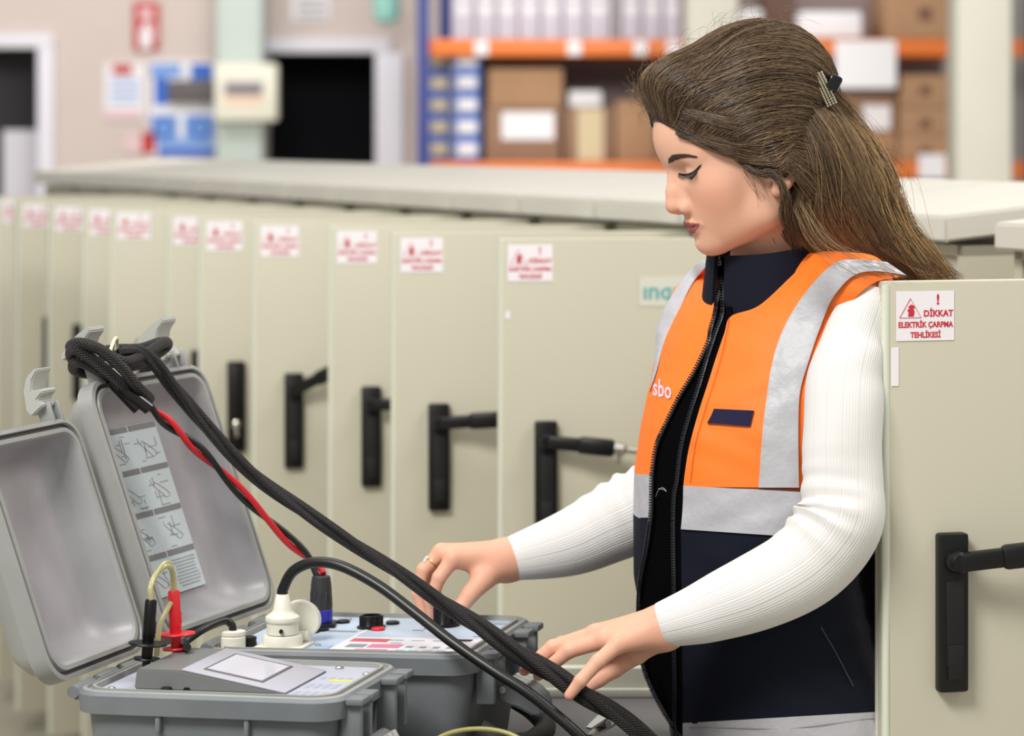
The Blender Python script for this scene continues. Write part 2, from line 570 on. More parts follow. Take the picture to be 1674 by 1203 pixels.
carton(1446, -30, 1560, 63, RY - 0.02, 0.6, M_card, 'tan carton with dark mark at the top right, on the upper shelf', mark=[(1502, 12, 1524, 34)])
carton(1250, -30, 1300, 63, RY + 0.2, 0.4, M_carddark, 'dark carton on the upper shelf behind her hair')
bm = BM(); wbox(bm, 1306, 18, 1410, 63, RY + 0.02, 0.4, bevel=0.02)
single('white_sack', bm, M_white, 'white wrapped packet on the upper shelf right of her head', 'packet')
bm = BM(); wbox(bm, 1212, 14, 1248, 63, RY + 0.05, 0.4, bevel=0.02)
single('white_packet', bm, M_white, 'small white packet on the upper shelf above her hair', 'packet')
bm = BM(); wbox(bm, 1365, 66, 1465, 144, RY - 0.06, 0.008)
single('paper_sign', bm, M_white, 'white paper sheet hanging from the upper orange beam', 'sheet')
for k, (y0, y1) in enumerate(((122, 176), (176.5, 222), (222.5, ye))):
    carton(1472, y0, 1556, y1, RY + 0.02, 0.5, M_card, '%s tan carton of the stack left of the right pillar' % ['top', 'middle', 'bottom'][k], mark=[(1504, y0 + 18, 1522, y0 + 34)])
carton(1372, 150, 1466, 216, RY + 0.1, 0.4, M_card2, 'brown carton with white label behind the hair clip', paper=[(1410, 172, 1456, 212)])
carton(1372, 216.5, 1466, ye, RY + 0.1, 0.4, M_card, 'tan carton under the white labelled one behind her hair')
bm = BM(); wbox(bm, 1502, 252, 1546, 292, RY - 0.04, 0.008)
single('paper_note', bm, M_white, 'white note on the lower orange beam left of the right pillar', 'note')
# second rack seen past the right pillar
t = thing('pallet_rack', 'second pallet rack seen right of the pale pillar', 'rack', (P(1720, 0, RY).x, RY + 0.4, 0))
bm = BM(); a, b = P(1680, 0, RY - 0.4), P(1698, 0, RY - 0.4); box(bm, ((a.x + b.x) / 2, RY - 0.4, 1.7), (b.x - a.x, 0.08, 3.4)); put('upright', bm, M_rackblue, t)
for y0, y1 in zs:
    bm = BM(); a, b = P(1640, y0, RY), P(1900, y1, RY); box(bm, ((a.x + b.x) / 2, RY, (a.z + b.z) / 2), (b.x - a.x, 0.05, a.z - b.z)); put('beam', bm, M_orange, t)
bm = BM(); box(bm, (P(1770, 0, RY).x, RY + 0.8, 1.7), (0.85, 0.03, 3.4)); put('back_panel', bm, mat('rack_backing_grey', (150, 148, 142), 0.9), t)

# ------------------------------------------------------------------ row of metal field cabinets with open doors
M_cab = mat('cabinet_cream_paint', (192, 188, 168), 0.42, bump=0.03, bscale=900)
M_roof = mat('cabinet_roof_paint', (208, 205, 194), 0.38)
M_edge = mat('cabinet_edge_highlight', (214, 217, 200), 0.4)  # paler than the doors: bright edge highlight put into the colour
M_black = mat('black_plastic', (11, 11, 12), 0.42, spec=0.35)
M_blackm = mat('black_plastic_matt', (10, 10, 11), 0.7)
M_chrome = mat('chrome', (205, 200, 190), 0.22, 1.0)
M_stk = mat('warning_sticker_white', (240, 236, 240), 0.5)
M_stkred = mat('warning_red_ink', (196, 46, 58), 0.6)
M_gapdark = mat('cabinet_inside', (70, 72, 66), 0.8)

U = Vector((-0.42, 0.907, 0)).normalized()      # along the row, away from the camera
N = Vector((-U.y, U.x, 0))                      # out of the cabinet fronts
Z = Vector((0, 0, 1))
DOOR_Z1, DOOR_H, DOOR_T = 1.375, 1.31, 0.02

def warning_sticker(M, w, h):
    """white label with red triangle and lettering; M maps x right, y up, z out of the label, origin top left"""
    bm = BM()
    box(bm, (w / 2, -h / 2, 0.0003), (w, h, 0.0006))
    k = w / 0.0725
    z = 0.0008
    tri = [Vector((0.004 * k, -0.031 * k, z)), Vector((0.0175 * k, -0.0085 * k, z)), Vector((0.031 * k, -0.031 * k, z)), Vector((0.004 * k, -0.031 * k, z)), Vector((0.0175 * k, -0.0085 * k, z))]
    tube(bm, tri, 0.0005 * k, 4, 1)
    prism(bm, [(x * k, y * k) for x, y in ((0.0145, -0.0295), (0.0215, -0.0295), (0.0225, -0.024), (0.021, -0.020), (0.0235, -0.0195), (0.0215, -0.0165), (0.018, -0.0155), (0.0150, -0.018), (0.0158, -0.021), (0.0132, -0.0215), (0.0152, -0.025))], 0.0004, Matrix.Translation((0, 0, 0.0007)), 1)
    T = lambda x, y: Matrix.Translation((x * k, y * k, z))
    text(bm, '!', 0.0165 * k, T(0.052, -0.0105), 1, bold=0.0005 * k)
    text(bm, 'DİKKAT', 0.0105 * k, T(0.0525, -0.0265), 1, bold=0.0003 * k, sx=0.94)
    text(bm, 'ELEKTRİK ÇARPMA', 0.0092 * k, T(0.0365, -0.0395), 1, bold=0.00028 * k, sx=0.86)
    text(bm, 'TEHLİKESİ', 0.0092 * k, T(0.0365, -0.0515), 1, bold=0.00028 * k, sx=0.86)
    bm.transform(M)
    return bm

def door_handle(D, hx, hz, lever, style):
    """swing handle: plate, and a lever swung out when lever is an angle; D = door matrix (x along door, -y out, z up)"""
    out = []
    bm = BM()
    box(bm, (hx, -0.009, hz - 0.093), (0.037, 0.018, 0.186), None, 0.004, 0)
    if lever is None:
        box(bm, (hx, -0.021, hz - 0.085), (0.027, 0.012, 0.15), None, 0.005, 0)
    else:
        box(bm, (hx, -0.0185, hz - 0.105), (0.022, 0.003, 0.10), None, 0.001, 1)
        box(bm, (hx, -0.020, hz - 0.150), (0.019, 0.003, 0.040), None, 0.001, 1)
        lathe(bm, [(0.013, 0), (0.013, 0.016), (0.010, 0.02)], Matrix.Translation((hx, -0.018, hz - 0.032)) @ Matrix.Rotation(R(90), 4, 'X'), 16)
    bm.transform(D)
    out.append(('handle_plate', bm, [M_black, M_blackm]))
    if style == 'chrome_lock':
        bm = BM()
        lathe(bm, [(0.009, 0), (0.009, 0.008), (0.005, 0.010)], D @ Matrix.Translation((hx, -0.026, hz - 0.128)) @ Matrix.Rotation(R(90), 4, 'X'), 14)
        box(bm, (hx, -0.030, hz - 0.147), (0.007, 0.006, 0.016), D, 0.002)
        out.append(('lock_cylinder', bm, [M_chrome]))
    if lever is not None:
        elev, outang, length = lever
        d = Vector((math.cos(R(elev)) * math.cos(R(outang)), -math.sin(R(outang)), math.sin(R(elev)) * math.cos(R(outang))))
        o = Vector((hx, -0.030, hz - 0.032))
        y = d.cross(Vector((0, -1, 0))).normalized()
        L = D @ basis(o, d, y, d.cross(y))
        bm = BM()
        box(bm, (0.035, 0, 0), (0.075, 0.022, 0.016), L, 0.004)
        box(bm, (0.08, 0, 0), (0.06, 0.028, 0.022), L, 0.006)
        if length > 0.15:
            box(bm, (length - 0.015, 0, 0), (0.04, 0.028, 0.022), L, 0.006)
            box(bm, (length - 0.04, 0, 0), (0.07, 0.008, 0.008), L)
        out.append(('handle_lever', bm, [M_black]))
        if style == 'pin':
            bm = BM()
            LX = L @ Matrix.Rotation(R(90), 4, 'Y')
            lathe(bm, [(0.006, 0.105), (0.011, 0.110), (0.011, 0.125), (0.006, 0.130), (0.006, 0.165)], LX, 14)
            lathe(bm, [(0.004, 0.0), (0.004, 0.016), (0.002, 0.018)], L @ Matrix.Translation((0.118, 0.008, 0)) @ Matrix.Rotation(R(-90), 4, 'X'), 10)
            out.append(('locking_pin', bm, [M_chrome]))
    return out

def cabinet(hinge, length, door=None, label='', roof_z=1.385, back=0.40):
    """hinge: near front corner of the cabinet (x, y); the front runs from there along U"""
    t = thing('field_cabinet', label, 'cabinet', (hinge[0], hinge[1], 0), 0, 'cream metal cabinets standing in a row')
    H = Vector((hinge[0], hinge[1], 0))
    Bm = basis(H, U, N, Z)            # local x along row, y out of the front, z up
    g = 0.004
    bm = BM()
    x1 = length - g
    # hollow body: back, sides, floor, top, fixed front apron below the door
    box(bm, ((g + x1) / 2, -back + 0.012, 0.78), (x1 - g, 0.02, 1.20), Bm)
    box(bm, (g + 0.01, -back / 2, 0.78), (0.02, back, 1.20), Bm)
    box(bm, (x1 - 0.01, -back / 2, 0.78), (0.02, back, 1.20), Bm)
    box(bm, ((g + x1) / 2, -back / 2, 1.372), (x1 - g, back, 0.016), Bm)
    box(bm, ((g + x1) / 2, -back / 2, 0.66), (x1 - g, back - 0.06, 0.02), Bm)
    box(bm, ((g + x1) / 2, -back / 2, 0.185), (x1 - g, back, 0.02), Bm)
    if not door or 'yaw' in door:
        box(bm, ((g + x1) / 2, -0.02, 0.78), (x1 - g - 0.02, 0.02, 1.18), Bm, 0.004)
    put('body', bm, M_cab, t)
    bm = BM(); box(bm, ((g + x1) / 2, -back / 2, 0.09), (x1 - g - 0.02, back - 0.04, 0.18), Bm, 0.005); put('plinth', bm, M_gapdark, t)
    # sloping rain roof: low at the front, high at the back
    bm = BM()
    o = 0.035
    zf, zb = roof_z, roof_z + 0.040
    pts = [(o, zf, 0), (o, zf + 0.040, 0), (-back - 0.02, zb + 0.040, 0), (-back - 0.02, zb, 0)]
    ra = [bm.verts.new(Bm @ Vector((g * 0.5, p[0], p[1]))) for p in pts]
    rb = [bm.verts.new(Bm @ Vector((length - g * 0.5, p[0], p[1]))) for p in pts]
    bm.faces.new(ra); bm.faces.new(rb[::-1])
    for i in range(4):
        j = (i + 1) % 4
        bm.faces.new((ra[i], rb[i], rb[j], ra[j]))
    orient(bm)
    bmesh.ops.bevel(bm, geom=bm.edges[:], offset=0.004, segments=2, affect='EDGES')
    put('roof', bm, M_roof, t)
    if door:
        a = Vector((door['free'][0], door['free'][1], 0))
        dx = (H - a); dx.z = 0
        w = door.get('w', dx.length - 0.012)
        dx = dx.normalized() if 'yaw' not in door else Vector((math.cos(R(door['yaw'])), math.sin(R(door['yaw'])), 0))
        dy = Z.cross(dx)
        D = basis(Vector((a.x, a.y, DOOR_Z1)), dx, dy, Z)
        bm = BM()
        box(bm, (w / 2, DOOR_T / 2, -DOOR_H / 2), (w, DOOR_T, DOOR_H), D, 0.003)
        box(bm, (w / 2, DOOR_T + 0.008, -0.010), (w - 0.01, 0.016, 0.014), D, 0.002, 1)
        box(bm, (0.008, DOOR_T + 0.008, -DOOR_H / 2), (0.010, 0.016, DOOR_H - 0.01), D, 0.002, 1)
        tube(bm, [D @ Vector((0.0045, 0.0035, -0.004)), D @ Vector((0.0045, 0.0035, -DOOR_H + 0.004))], 0.0052, 10, 1)  # bead added in the pale colour to draw the highlight down the free edge
        dr = put('door', bm, [M_cab, M_edge], t)
        for nm, hb, ms in door_handle(D, door['hx'], -door['hz'], door.get('lever'), door.get('style')):
            put(nm, hb, ms, dr)
        sx, sz, sw, sh = door['sticker']
        put('warning_sticker', warning_sticker(D @ basis(Vector((sx, -0.0002, -sz)), Vector((1, 0, 0)), Vector((0, 0, 1)), Vector((0, -1, 0))), sw, sh), [M_stk, M_stkred], dr)
        for ex in door.get('extra', ()):
            ex(D, dr)
    return t

def small_tag(x, z, w, h):
    def f(D, dr):
        bm = BM(); box(bm, (x, -0.0004, -z), (w, 0.0008, h), D); put('blank_label', bm, M_stk, dr)
    return f

def torn_logo(D, dr):
    bm = BM()
    box(bm, (0.275, -0.0004, -0.088), (0.085, 0.0008, 0.048), D, 0.0)
    text(bm, 'ınqs', 0.040, D @ basis(Vector((0.238, -0.0012, -0.088)), Vector((1, 0, 0)), Vector((0, 0, 1)), Vector((0, -1, 0))), 1, align='LEFT', bold=0.0006)
    put('logo_sticker', bm, [mat('pale_sticker', (214, 214, 200), 0.5), mat('teal_ink', (92, 172, 172), 0.5)], dr)

def fy(px, s): return ((px - CX) / s, F / s)
A0 = Vector((0.677, 4.10, 0))
# (free edge px, px per metre, label, handle offset, lever, style)
rows = [
    (815, 1000, 'first cabinet left of the woman, its chrome pinned lever pointing at her vest', 0.077, (-5, 12, 0.185), 'pin'),
    (640, 940, 'second open cabinet left of the woman, lever with chrome end', 0.082, (4, 12, 0.185), 'pin'),
    (537, 880, 'third open cabinet left of the woman, short black lever cut by the next door', 0.079, (2, 14, 0.185), None),
    (413, 835, 'fourth open cabinet left of the woman, lever angled up', 0.080, (28, 20, 0.10), None),
    (325, 795, 'cabinet with a closed black handle and chrome lock, fifth from the woman', 0.076, None, 'chrome_lock'),
    (272, 757, 'cabinet door whose sticker is half hidden by the chrome lock door', 0.070, None, None),
    (180, 717, 'cabinet behind the raised case lid, seventh door from the woman', 0.078, (25, 20, 0.10), None),
    (135, 690, 'cabinet door with a narrow slice of sticker, eighth from the woman', 0.09, None, None),
    (80, 665, 'ninth cabinet from the woman, slim black handle', 0.075, None, None),
    (28, 640, 'tenth cabinet from the woman, slim black handle near the left edge', 0.085, None, None),
    (-6, 606, 'farthest open cabinet at the left edge of the photo', 0.09, None, None),
]
hinge0 = A0 + U * 0.5
for k, (px, s, lab, hx, lever, style) in enumerate(rows):
    h = hinge0 + U * (0.333 * k)
    fx, fyy = fy(px, s)
    st = (0.016 if k else 0.015, 0.010, 0.074, 0.060)
    d = dict(free=(fx, fyy), hx=hx, hz=0.298 if k < 6 else 0.30, lever=lever, style=style, sticker=st)
    if k == 0:
        d['extra'] = [small_tag(0.015, 0.125, 0.007, 0.012), torn_logo]
    cabinet((h.x, h.y), 0.333, d, lab)
ca = cabinet((A0.x, A0.y), 0.5, None, 'cabinet behind her hair, its sloping roof corner showing right of her shoulder')
bm = BM(); box(bm, (0.0, 0.0006, 0.0), (0.045, 0.0012, 0.06), basis(A0 + U * 0.055 - N * 0.008 + Vector((0, 0, 1.315)), U, N, Z)); put('blank_label', bm, mat('pale_blue_label', (206, 212, 220), 0.5), ca)
# more of the row, closed, far left
for k in range(11, 14):
    h = hinge0 + U * (0.333 * k)
    cabinet((h.x, h.y), 0.333, None, ['closed cabinet just past the farthest open door', 'second closed cabinet at the far left end of the row', 'last cabinet at the far left end of the row'][k - 11])
# big cabinet nearest the camera, at the right edge
f1 = fy(1444, 1400)
hn = (f1[0] + 0.53 * math.cos(R(14)), f1[1] + 0.53 * math.sin(R(14)))
hn = (hn[0] + 0.085, hn[1] + 0.02)
cabinet(hn, 0.72, dict(free=f1, yaw=14, w=0.575, hx=0.082, hz=0.295, lever=(7, 14, 0.185), style='pin', sticker=(0.016, 0.012, 0.0725, 0.058), extra=[small_tag(0.0145, 0.10, 0.009, 0.045)]), 'nearest cabinet at the right edge, its open door covering her back', roof_z=1.378)
# ------------------------------------------------------------------ work cart
M_mat = mat('cart_mat_grey', (84, 82, 82), 0.75, noise=0.06, nscale=30, bump=0.25, bscale=500)
M_cart = mat('cart_paint_light', (196, 196, 182), 0.45)
M_case = mat('case_grey_plastic', (114, 119, 122), 0.5, noise=0.09, nscale=16, bump=0.08, bscale=700)
M_caselight = mat('case_rim_plastic', (148, 150, 147), 0.45, noise=0.07, nscale=14, bump=0.06, bscale=700)
M_caseliner = mat('case_lid_liner', (158, 157, 160), 0.42, noise=0.16, nscale=9, bump=0.05, bscale=300)
M_gasket = mat('rubber_gasket', (72, 70, 70), 0.7)
M_steel = mat('steel', (190, 188, 184), 0.3, 1.0)
M_latch = mat('latch_grey_plastic', (172, 174, 168), 0.42)
M_cable = mat('cable_rubber', (20, 22, 20), 0.38)
M_yellow = mat('yellow_ink', (222, 220, 60), 0.5)

TZ = 0.78
t = thing('work_cart', 'dark grey topped cart under the two open instrument cases', 'cart', (-0.14, 3.2, 0))
bm = BM(); box(bm, (-0.128, 3.17, TZ - 0.012), (0.684, 1.16, 0.024), None, 0.003); put('top_mat', bm, M_mat, t)
bm = BM()
box(bm, (-0.128, 3.765, TZ - 0.005), (0.684, 0.022, 0.088), None, 0.003)
box(bm, (-0.128, 3.748, TZ + 0.006), (0.684, 0.012, 0.012), None, 0.002)
box(bm, (-0.128, 3.17, TZ - 0.05), (0.674, 1.15, 0.05))
put('rim_frame', bm, M_cart, t)
for x in (-0.44, 0.17):
    for y in (2.63, 3.70):
        bm = BM(); box(bm, (x, y, 0.41), (0.04, 0.04, 0.66), None, 0.004); put('leg', bm, M_cart, t)
        bm = BM(); lathe(bm, [(0.035, -0.012), (0.04, -0.008), (0.04, 0.008), (0.035, 0.012)], Matrix.Translation((x, y, 0.04)) @ Matrix.Rotation(R(90), 4, 'Y'), 16)
        box(bm, (x, y, 0.072), (0.03, 0.03, 0.03))
        put('caster', bm, M_blackm, t)
bm = BM(); box(bm, (-0.135, 3.17, 0.22), (0.64, 1.12, 0.02), None, 0.004); put('lower_shelf', bm, M_cart, t)

# ------------------------------------------------------------------ rugged instrument cases
PZ = -0.003
class Case:
    """local frame: x along the front edge, y towards the back, z up from the rim; hinge on the left side (x = 0)"""
    def __init__(s, o, ex, ey, W, D, label, name):
        s.o, s.W, s.D = Vector(o), W, D
        s.ex, s.ey = Vector(ex).normalized(), Vector(ey).normalized()
        s.M = basis(s.o, s.ex, s.ey, Z)
        c = s.M @ Vector((W / 2, D / 2, 0))
        s.t = thing(name, label, 'instrument case', (c.x, c.y, TZ + 0.002))
    def lid(s, ang, yaw=0.0):
        # lid frame: x = across the hinge away from it, y along hinge, z = out of the opening
        a = R(ang)
        # the lid hangs on a loose hinge and stands a few degrees askew about its rear hinge
        Mr = Matrix.Translation((0, s.D, 0)) @ Matrix.Rotation(R(yaw), 4, 'Z') @ Matrix.Translation((0, -s.D, 0))
        return s.M @ Mr @ Matrix.Translation((-0.004, 0, 0.006)) @ Matrix.Rotation(-a, 4, 'Y') @ Matrix.Scale(-1, 4, (0, 0, 1))

def ring(W, D, ins, z, r, n=6):
    return [(p[0] + W / 2, p[1] + D / 2, z) for p in rrect(W - 2 * ins, D - 2 * ins, max(0.004, r - ins * 0.6), n)]

def case_base(c, H):
    W, D = c.W, c.D
    bm = BM()
    r = 0.035
    loft(bm, [ring(W, D, 0.030, -H, r), ring(W, D, 0.024, -H + 0.008, r), ring(W, D, 0.012, -0.050, r), ring(W, D, 0.010, -0.026, r),
              ring(W, D, 0.000, -0.024, r), ring(W, D, -0.001, -0.004, r), ring(W, D, 0.003, 0.0, r)], c.M, 0, True, False)
    put('shell', bm, M_case, c.t)
    bm = BM()
    loft(bm, [ring(W, D, 0.003, 0.0, r), ring(W, D, 0.007, 0.001, r), ring(W, D, 0.008, -0.003, r), ring(W, D, 0.012, -0.003, r), ring(W, D, 0.0125, 0.002, r),
              ring(W, D, 0.016, 0.002, r), ring(W, D, 0.017, -0.004, r), ring(W, D, 0.018, -0.006, r)], c.M, 0, False, True)
    put('rim', bm, M_caselight, c.t)
    # stiffening ribs and feet on the front and right walls
    for x in (W * 0.33, W * 0.66):
        bm = BM(); box(bm, (x, 0.008, -0.034), (0.006, 0.012, 0.020), c.M, 0.002); put('wall_rib', bm, M_case, c.t)
    for y in (D * 0.16, D * 0.30, D * 0.68, D * 0.84):
        bm = BM()
        box(bm, (W + 0.004, y, -0.035), (0.022, 0.010, 0.060), c.M, 0.002)
        box(bm, (W + 0.010, y, -0.006), (0.020, 0.026, 0.008), c.M, 0.002)
        put('latch_post', bm, M_case, c.t)
    # hinge knuckles on the left side
    for y in (D * 0.22, D * 0.5, D * 0.78):
        bm = BM()
        lathe(bm, [(0.007, -0.025), (0.008, -0.022), (0.008, 0.022), (0.007, 0.025)], c.M @ Matrix.Translation((-0.006, y, -0.006)) @ Matrix.Rotation(R(90), 4, 'X'), 12)
        box(bm, (0.003, y, -0.010), (0.016, 0.045, 0.010), c.M)
        put('hinge', bm, M_case, c.t)

def case_lid(c, ang, depth, liner, yaw=0.0, extra=0.0, short=0.0):
    W, D = c.W - short, c.D + extra
    L = c.lid(ang, yaw) @ Matrix.Translation((0, -extra, 0))
    r = 0.035
    bm = BM()
    loft(bm, [ring(W, D, 0.018, 0.0, r), ring(W, D, 0.016, 0.003, r), ring(W, D, 0.011, 0.003, r), ring(W, D, 0.010, -0.002, r)], L, 0, False, False)
    loft(bm, [ring(W, D, 0.006, -0.001, r), ring(W, D, 0.005, 0.003, r), ring(W, D, 0.000, 0.002, r), ring(W, D, 0.0, -0.018, r), ring(W, D, 0.010, -0.022, r),
              ring(W, D, 0.014, -depth + 0.012, r), ring(W, D, 0.028, -depth - 0.004, r)], L, 0, False, True)
    ld = put('lid', bm, M_caselight, c.t)
    bm = BM(); loft(bm, [ring(W, D, 0.0105, -0.002, r), ring(W, D, 0.0055, -0.002, r)], L, 0, False, False); put('gasket', bm, M_gasket, ld)
    bm = BM()
    loft(bm, [ring(W, D, 0.018, 0.0, r), ring(W, D, 0.022, -depth * 0.55, r, 6), ring(W, D, 0.034, -depth * 0.88, r + 0.012, 6), ring(W, D, 0.050, -depth + 0.001, r + 0.015, 6)], L, 0, False, True, True)
    put('liner', bm, liner, ld, True)
    # latch lugs along the free edge (x = W)
    for y in (D * 0.13, D * 0.22, D * 0.78, D * 0.87):
        bm = BM()
        box(bm, (W + 0.010, y, -0.006), (0.026, 0.006, 0.018), L, 0.002)
        put('latch_lug', bm, M_caselight, ld)
    return ld, L

def open_latch(c, ld, L, y, rot, name='latch'):
    """the over-centre latch hanging open on the lid's free edge"""
    W = c.W - 0.016
    A = L @ Matrix.Translation((W + 0.014, y, -0.006)) @ Matrix.Rotation(R(rot), 4, 'Y')
    bm = BM()
    prof = [(0, -0.010), (0.010, -0.012), (0.022, -0.008), (0.036, -0.004), (0.050, 0.006), (0.054, 0.018), (0.050, 0.020), (0.042, 0.010), (0.030, 0.004), (0.026, 0.012), (0.020, 0.013), (0.016, 0.004), (0.004, 0.006)]
    prism(bm, [(a * 0.85, b * 1.2) for a, b in prof], 0.036, A @ Matrix.Translation((0, 0.018, 0)) @ Matrix.Rotation(R(90), 4, 'X'))
    orient(bm)
    bmesh.ops.bevel(bm, geom=bm.edges[:], offset=0.0014, segments=2, affect='EDGES', clamp_overlap=True)
    put(name, bm, M_latch, ld)

Zt = 0.93
def at_rim(px, py):
    return P(px, py, (CZ - Zt) * F / (py - HY))
fl1, fr1, rr1 = at_rim(112, 1130), at_rim(552, 1146), at_rim(660, 1083)
c1 = Case(fl1, fr1 - fl1, rr1 - fr1, (fr1 - fl1).length, (rr1 - fr1).length, 'nearer grey rugged case with an empty open lid and tilted meter console', 'instrument_case')
fr2, rr2 = at_rim(772, 1073), at_rim(860, 1006)
e2 = Vector((0.327, -0.04, 0)).normalized()
c2 = Case(fr2 - e2 * 0.33, e2, (rr2 - fr2) + Vector((0.012, 0, 0)), 0.33, (rr2 - fr2).length, 'farther grey rugged case with printed diagrams in its lid and pale blue control panel', 'instrument_case')
for c in (c1, c2):
    case_base(c, Zt - TZ - 0.002)
ld1, L1 = case_lid(c1, 109, 0.048, M_caseliner, -3, 0.006, 0.016)
ld2, L2 = case_lid(c2, 109, 0.048, M_caseliner, -6, 0.012)
open_latch(c1, ld1, L1, c1.D * 0.18, 14)
open_latch(c1, ld1, L1, c1.D * 0.82, 14)
def tee_latch(c, ld, L, y):
    A = L @ Matrix.Translation((c.W + 0.014, y, -0.006)) @ Matrix.Rotation(R(24), 4, 'Y')
    bm = BM()
    prof = [(0, -0.005), (0.026, -0.006), (0.034, -0.016), (0.037, -0.030), (0.043, -0.032), (0.046, -0.016), (0.046, 0.002), (0.041, 0.020), (0.035, 0.022), (0.032, 0.008), (0.024, 0.005), (0, 0.005)]
    prism(bm, [(a, -b) for a, b in prof], 0.036, A @ Matrix.Translation((0, 0.018, 0)) @ Matrix.Rotation(R(90), 4, 'X'))
    orient(bm)
    bmesh.ops.bevel(bm, geom=bm.edges[:], offset=0.0014, segments=2, affect='EDGES', clamp_overlap=True)
    put('latch', bm, M_latch, ld)
tee_latch(c2, ld2, L2, c2.D * 0.20)
tee_latch(c2, ld2, L2, c2.D * 0.84)

# large front latches on the right walls, hanging open
def wall_latch(c, y, swing):
    A = c.M @ Matrix.Translation((c.W + 0.012, y, -0.052)) @ Matrix.Rotation(R(swing), 4, 'Y')
    bm = BM()
    prof = [(0, 0.006), (0.010, 0.012), (0.034, 0.012), (0.052, 0.004), (0.060, -0.010), (0.050, -0.016), (0.030, -0.014), (0.012, -0.016), (0, -0.012)]
    prism(bm, prof, 0.052, A @ Matrix.Translation((0, 0.026, 0)) @ Matrix.Rotation(R(90), 4, 'X'))
    orient(bm)
    bmesh.ops.bevel(bm, geom=bm.edges[:], offset=0.003, segments=2, affect='EDGES', clamp_overlap=True)
    l = put('side_latch', bm, M_case, c.t)
    bm = BM()
    for k in (-0.018, -0.002, 0.014):
        box(bm, (0.018, k, 0.015), (0.022, 0.010, 0.008), A, 0.002)
    put('latch_claw', bm, M_latch, l)
    bm = BM(); lathe(bm, [(0.0045, -0.029), (0.0045, 0.029)], A @ Matrix.Translation((0.004, 0, 0)) @ Matrix.Rotation(R(90), 4, 'X'), 10)
    put('latch_pin', bm, M_steel, l)
wall_latch(c2, c2.D * 0.36, 22)
wall_latch(c1, c1.D * 0.36, 62)

# rubber carry handle below the far case's side
bm = BM()
tube(bm, spline([c2.M @ Vector(v) for v in ((c2.W - 0.006, 0.05, -0.095), (c2.W + 0.022, 0.055, -0.112), (c2.W + 0.040, 0.09, -0.120), (c2.W + 0.046, 0.14, -0.120), (c2.W + 0.040, 0.18, -0.116), (c2.W + 0.016, 0.21, -0.105), (c2.W - 0.006, 0.22, -0.095))], 6), 0.013, 12)
put('carry_handle', bm, mat('handle_dark_rubber', (52, 52, 52), 0.6), c2.t, True)

# ---- printed diagram sheet in the far lid
def lid_sheet(ld, L, W, D, depth):
    bm = BM()
    z0 = -depth + 0.0035
    # sheet axes: u along hinge direction y (left to right in view), v along x (up)
    u0, u1, v0, v1 = D * 0.26, D * 0.76, W * 0.17, W * 0.83
    box(bm, ((v0 + v1) / 2, (u0 + u1) / 2, z0), (v1 - v0, u1 - u0, 0.0008), L)
    put('diagram_sheet', bm, mat('diagram_sheet_paper', (190, 202, 204), 0.55), ld)
    bm = BM()
    zz = z0 + 0.0008
    rows_ = 4
    hv = (v1 - v0) / rows_
    rnd = random.Random(3)
    for i in range(rows_):
        top = v1 - i * hv
        for j in range(2):
            uu0 = u0 + (u1 - u0) * (0.5 * j) + 0.002
            uu1 = u0 + (u1 - u0) * (0.5 * j + 0.5) - 0.002
            box(bm, (top - 0.004, (uu0 + uu1) / 2, zz), (0.007, uu1 - uu0, 0.0006), L, 0, 0)
            um = uu1 - uu0
            if (i, j) == (3, 1):
                for k in range(9):
                    box(bm, (top - 0.014 - k * 0.0042, uu0 + um * 0.5, zz), (0.0011, um * (0.9 - 0.25 * rnd.random()), 0.0004), L, 0, 1)
                continue
            for k in range(5):
                box(bm, (top - 0.012 - hv * 0.75 * rnd.random(), uu0 + um * (0.15 + 0.7 * rnd.random()), zz), (0.001, um * (0.10 + 0.22 * rnd.random()), 0.0004), L, 0, 1)
            for k in range(3):
                box(bm, (top - 0.02 - hv * 0.5 * rnd.random(), uu0 + um * (0.15 + 0.7 * rnd.random()), zz), (0.006 + 0.012 * rnd.random(), 0.0009, 0.0004), L, 0, 1)
            a, b = top - 0.018, uu0 + um * 0.2
            pts = [L @ Vector((a - dx, b + dy, zz)) for dx, dy in ((0, 0), (0.006, 0.001), (0.02, um * 0.28), (0.026, um * 0.4), (0.022, um * 0.55), (0.01, um * 0.3), (0.004, um * 0.12))]
            tube(bm, spline(pts, 4), 0.00035, 4, 2 if (i * 2 + j) % 3 == 0 else 1)
    put('printed_diagrams', bm, [mat('sheet_band_grey', (120, 122, 122), 0.6), mat('sheet_ink', (146, 152, 157), 0.7), mat('sheet_ink_red', (176, 140, 140), 0.7)], ld)
lid_sheet(ld2, L2, c2.W, c2.D, 0.048)

# ---- control panel of the far case
def pan(c, u, v, z=0.0):
    """point on the panel: u 0..1 along the front, v 0..1 towards the back"""
    return c.M @ Vector((c.W * u, c.D * v, PZ + z))
def panz(c, u, v):
    return basis(pan(c, u, v), c.ex, c.ey, Z)
PB = mat('panel_pale_blue', (186, 204, 222), 0.4)
bm = BM(); box(bm, (c2.W / 2, c2.D / 2, PZ - 0.0015), (c2.W - 0.042, c2.D - 0.042, 0.003), c2.M); put('control_panel', bm, PB, c2.t)
bm = BM()
def ink(u0, v0, u1, v1, mi):
    box(bm, (c2.W * (u0 + u1) / 2, c2.D * (v0 + v1) / 2, PZ + 0.0002 + 0.00003 * mi), (c2.W * (u1 - u0), c2.D * (v1 - v0), 0.0006), c2.M, 0, mi)
ink(0.44, 0.08, 0.94, 0.44, 0); ink(0.44, 0.44, 0.455, 0.92, 0)
ink(0.46, 0.32, 0.60, 0.40, 1); ink(0.56, 0.19, 0.68, 0.28, 2); ink(0.53, 0.09, 0.65, 0.16, 2); ink(0.48, 0.19, 0.55, 0.27, 4)
